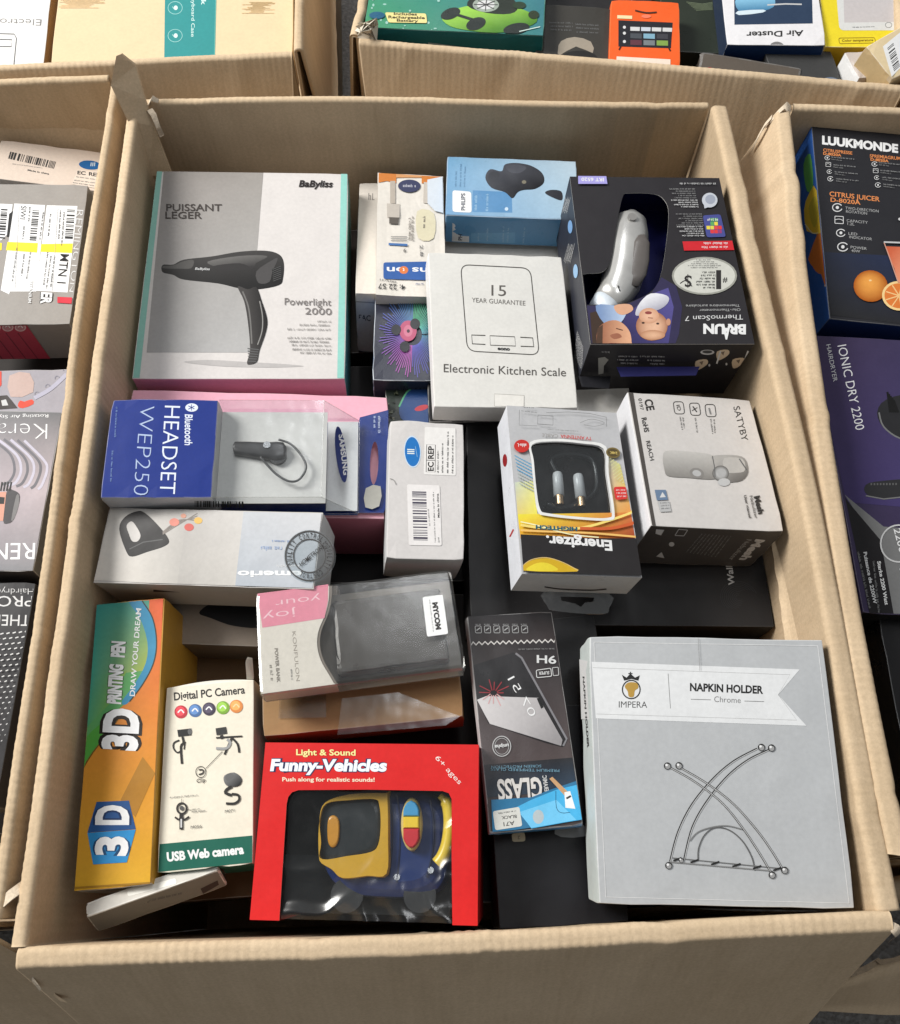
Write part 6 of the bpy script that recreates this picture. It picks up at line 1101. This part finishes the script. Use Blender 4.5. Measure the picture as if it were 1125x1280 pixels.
a.poly(cp, ellipse(330, 48, 34, 18, -20), C(40, 46, 44)); a.poly(cp, ellipse(415, 82, 34, 20, -20), C(40, 46, 44)); a.poly(cp, ellipse(550, 98, 44, 18, -10), C(40, 46, 44)); a.line(cp, [(340, 48), (410, 70)], 9, C(40, 46, 44)); a.poly(cp, ellipse(560, 20, 22, 12), C(44, 60, 44)); a.poly(cp, ellipse(608, 52, 18, 14), C(50, 60, 44)); a.line(cp, [(560, 108), (630, 92)], 3, C(196, 214, 206))
a.poly('printed_badge', rrect([(110, 44), (248, 48), (252, 80), (122, 78)], .2), C(222, 208, 140)); a.text('lettering', 'Includes', 140, 53, 218, 55, 0, -9, C(50, 44, 30), .03); a.text('lettering', 'Rechargeable', 122, 64, 244, 67, 0, -9, C(50, 44, 30), .03); a.text('lettering', 'Battery', 150, 75, 222, 77, 0, -8, C(50, 44, 30), .03); a.poly('printed_badge', ellipse(84, 54, 26, 12), C(40, 90, 120)); a.done()
a = b.art('front', Z5); a.poly('printed_panel', [(255, 142), (600, 186), (600, 230), (255, 200)], C(170, 186, 188)); a.done()
b = Box('speaker_box', (.469, .905, .482), (4, 0, -8), (.086, .11, .06), dict(top=C(56, 54, 50), edge=C(100)), 'dark box with a grey curved device picture beside the teal toy box', mat='satin')
a = b.art('top', Z5); a.poly('device_picture', [(690, 165), (700, 138), (745, 124), (800, 140), (806, 178), (750, 156), (695, 186)], C(150, 140, 126), 2); a.poly('device_picture', ellipse(760, 196, 62, 26), C(34, 33, 32)); a.block('lettering', [(660, 78, 740, 80), (665, 90, 740, 92), (748, 84, 828, 88), (750, 96, 828, 100), (664, 102, 736, 104), (752, 110, 826, 113)], 0, -6, C(110), 2); a.done()
b = Box('streaming_box', (.547, .906, .49), (1.7, -1.7, -7.5), (.0786, .1054, .05), dict(top=C(226, 92, 36), front=C(190, 70, 30), right=C(190, 74, 34), edge=C(235, 150, 100)), 'bright orange box with a television screen picture, upper right', mat='satin')
a = b.art('top', Z5); a.poly('printed_screen', [(892, 68), (1074, 76), (1068, 162), (892, 156)], C(34, 34, 40))
for k in range(4): a.poly('printed_screen_tile', [(932 + k * 36, 90 + k), (964 + k * 36, 91 + k), (963 + k * 36, 104 + k), (932 + k * 36, 103 + k)], C(200) if k != 1 else C(190, 196, 206))
for k in range(3): a.poly('printed_screen_tile', [(932 + k * 44, 112 + k), (970 + k * 44, 113 + k), (970 + k * 44, 130 + k), (932 + k * 44, 128 + k)], C(*[(70, 74, 80), (120, 160, 180), (60, 60, 66)][k])); a.poly('printed_screen_tile', [(932 + k * 44, 134 + k), (970 + k * 44, 135 + k), (970 + k * 44, 152 + k), (932 + k * 44, 151 + k)], C(*[(90, 50, 60), (110, 116, 120), (120, 150, 70)][k]))
for y in (92, 112, 140): a.poly('printed_screen_tile', ellipse(912, y, 5, 5), C(206))
a.line('printed_screen', [(900, 156), (894, 168)], 5, C(60, 30, 24)); a.line('printed_screen', [(1060, 160), (1066, 172)], 5, C(60, 30, 24))
a.poly('printed_panel', [(886, 190), (1066, 200), (1066, 262), (884, 240)], C(226, 208, 192)); a.text('lettering', 'androidtv', 900, 212, 952, 214, 0, -7, C(60)); a.greek('lettering', 902, 240, 960, 243, 0, -6, INK); a.greek('lettering', 900, 224, 1040, 232, 0, -5, C(140)); a.poly('sticker', [(888, 52), (938, 54), (938, 65), (888, 63)], C(226, 206, 160)); a.line('printed_panel', [(948, 36), (985, 44), (1020, 42)], 5, C(70, 40, 30), smooth=3); a.poly('printed_badge', ellipse(985, 56, 16, 6), C(236, 120, 90)); a.done()
b = Box('dark_green_box', (.617, .975, .468), (3, 0, -6), (.075, .14, .05), dict(top=C(44, 50, 42), edge=C(110)), 'dark green black box standing behind the orange box', mat='gloss')
a = b.art('top', Z6); 
for k in range(7): a.line('printed_grass', [(70 + k * 8, 10 + k * 7), (150, 20 + k * 5), (200, 12 + k * 6)], 2.5, C(110, 120, 96))
a.done()
Box('black_box', (.470, 1.03, .472), (0, 0, -5), (.16, .12, .05), dict(top=C(40, 39, 40)), 'black box behind the dark curved-device box, upper right', mat='gloss')
b = Box('air_duster_box', (.6955, .9484, .497), (5, -.5, -3.4), (.1095, .1369, .07), dict(top=C(224, 222, 224), front=C(22, 48, 92), left=C(40, 52, 74), edge=C(225)), 'white and navy air duster box on the upper right carton, upside down', mat='satin', wear=.4)
a = b.art('top', Z6); a.poly('printed_panel', [(300, -260), (680, -260), (694, 116), (308, 122)], C(44, 60, 84)); a.poly('duster_picture', [(318, -10), (420, -20), (500, -10), (500, 35), (420, 60), (330, 55)], C(140, 194, 222), 3, g=(410, -15, 415, 60, C(50, 110, 150))); a.poly('duster_picture', [(325, 55), (450, 48), (448, 62), (330, 75)], C(206, 220, 228), 2); a.line('duster_picture', [(470, 25), (560, 20), (640, 22)], 7, C(190)); a.text('lettering', 'Air Duster', 648, 150, 366, 158, 0, 27, C(50), .02); a.poly('tuck_tab', ellipse(517, 240, 40, 34, 0, 20, 180, 360), C(120, 118, 118)); a.done()
b = Box('tablet_box', (.832, .945, .497), (8, -2, -4.6), (.158, .1377, .06), dict(top=C(222, 202, 44), front=C(196, 160, 36), left=C(200, 180, 44)), 'yellow box with a white tablet picture in the upper right corner', mat='satin')
a = b.art('top', Z6); a.poly('printed_picture', rrect([(790, -260), (1300, -260), (1300, 150), (826, 150)], .06), C(206, 206, 204)); a.poly('printed_picture', [(836, -260), (1300, -260), (1300, 105), (850, 112)], C(190, 184, 184)); a.line('lettering', rrect([(822, 188), (1000, 186), (1004, 212), (826, 216)], .3), 3, C(140, 110, 30), closed=True); a.text('lettering', 'Color temperature', 838, 206, 992, 203, 0, -11, C(130, 104, 30), .02); a.line('lettering', rrect([(1042, 186), (1160, 184), (1160, 210), (1046, 212)], .3), 3, C(140, 110, 30), closed=True); a.line('printed_icon', ellipse(1068, 124, 16, 13), 2.5, C(120), closed=True); a.greek('lettering', 890, 138, 1000, 134, 0, -6, C(120)); a.done()
b = Box('cream_box', (.813, .838, .517), (12, -4, 30), (.0708, .046, .05), dict(top=C(216, 196, 158), left=C(196, 172, 130), edge=C(230)), 'pale cream box with a barcode sticker at the right edge, tilted', mat='matt')
a = b.art('top', Z6); a.poly('sticker', [(1040, 230), (1125, 160), (1160, 300), (1072, 386)], C(226)); a.barcode('barcode', 1062, 238, 34, 118, 30, -26, 24, C(60), 4); a.done()
b = Box('grey_pouch', (.66, .852, .479), (4, 1.2, -14.6), (.1136, .042, .02), dict(top=C(92, 84, 76), edge=C(150)), 'flat grey brown packet with a warning symbol behind the rim', 'packet', 'gloss', bev=.003)
a = b.art('top', Z6); a.poly('printed_badge', ellipse(184, 352, 22, 20), C(150, 60, 60)); a.poly('printed_badge', ellipse(184, 352, 16, 14), C(200)); a.line('printed_badge', [(174, 342), (194, 362)], 5, C(60)); a.done()
b = Box('lens_box', (.722, .868, .478), (3, 0, 4), (.075, .06, .04), dict(top=C(62, 62, 62), edge=C(110)), 'dark grey box with a round lens picture below the air duster box', mat='satin')
a = b.art('top', Z6); a.poly('printed_picture', ellipse(780, 425, 58, 44), C(96, 110, 130)); a.poly('printed_picture', ellipse(780, 430, 46, 36), C(48, 50, 56)); a.line('printed_picture', ellipse(600, 402, 12, 16), 5, C(190), closed=True); a.done()
Box('white_small_box', (.783, .848, .49), (0, 6, 10), (.03, .04, .04), dict(top=C(196, 186, 180), left=C(226)), 'small white box between the lens box and the cream box', mat='satin')
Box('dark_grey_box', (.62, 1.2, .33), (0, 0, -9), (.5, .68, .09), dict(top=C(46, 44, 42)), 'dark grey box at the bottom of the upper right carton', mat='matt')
# crushed clear tape at the corner of the toy box
m = MB(); r = random.Random(3)
cpt = [Vector((.222 + r.uniform(0, .028), .888 + r.uniform(0, .022), .497 + r.uniform(0, .02))) for _ in range(26)]
for k in range(34):
    t = r.sample(cpt, 3); m.add(t, [(0, 1, 2)], C(205, 196, 180))
o = m.build('crushed_tape', 'paper'); tag(o, 'crushed scrap of shiny tape on the corner beside the teal toy box', 'tape')
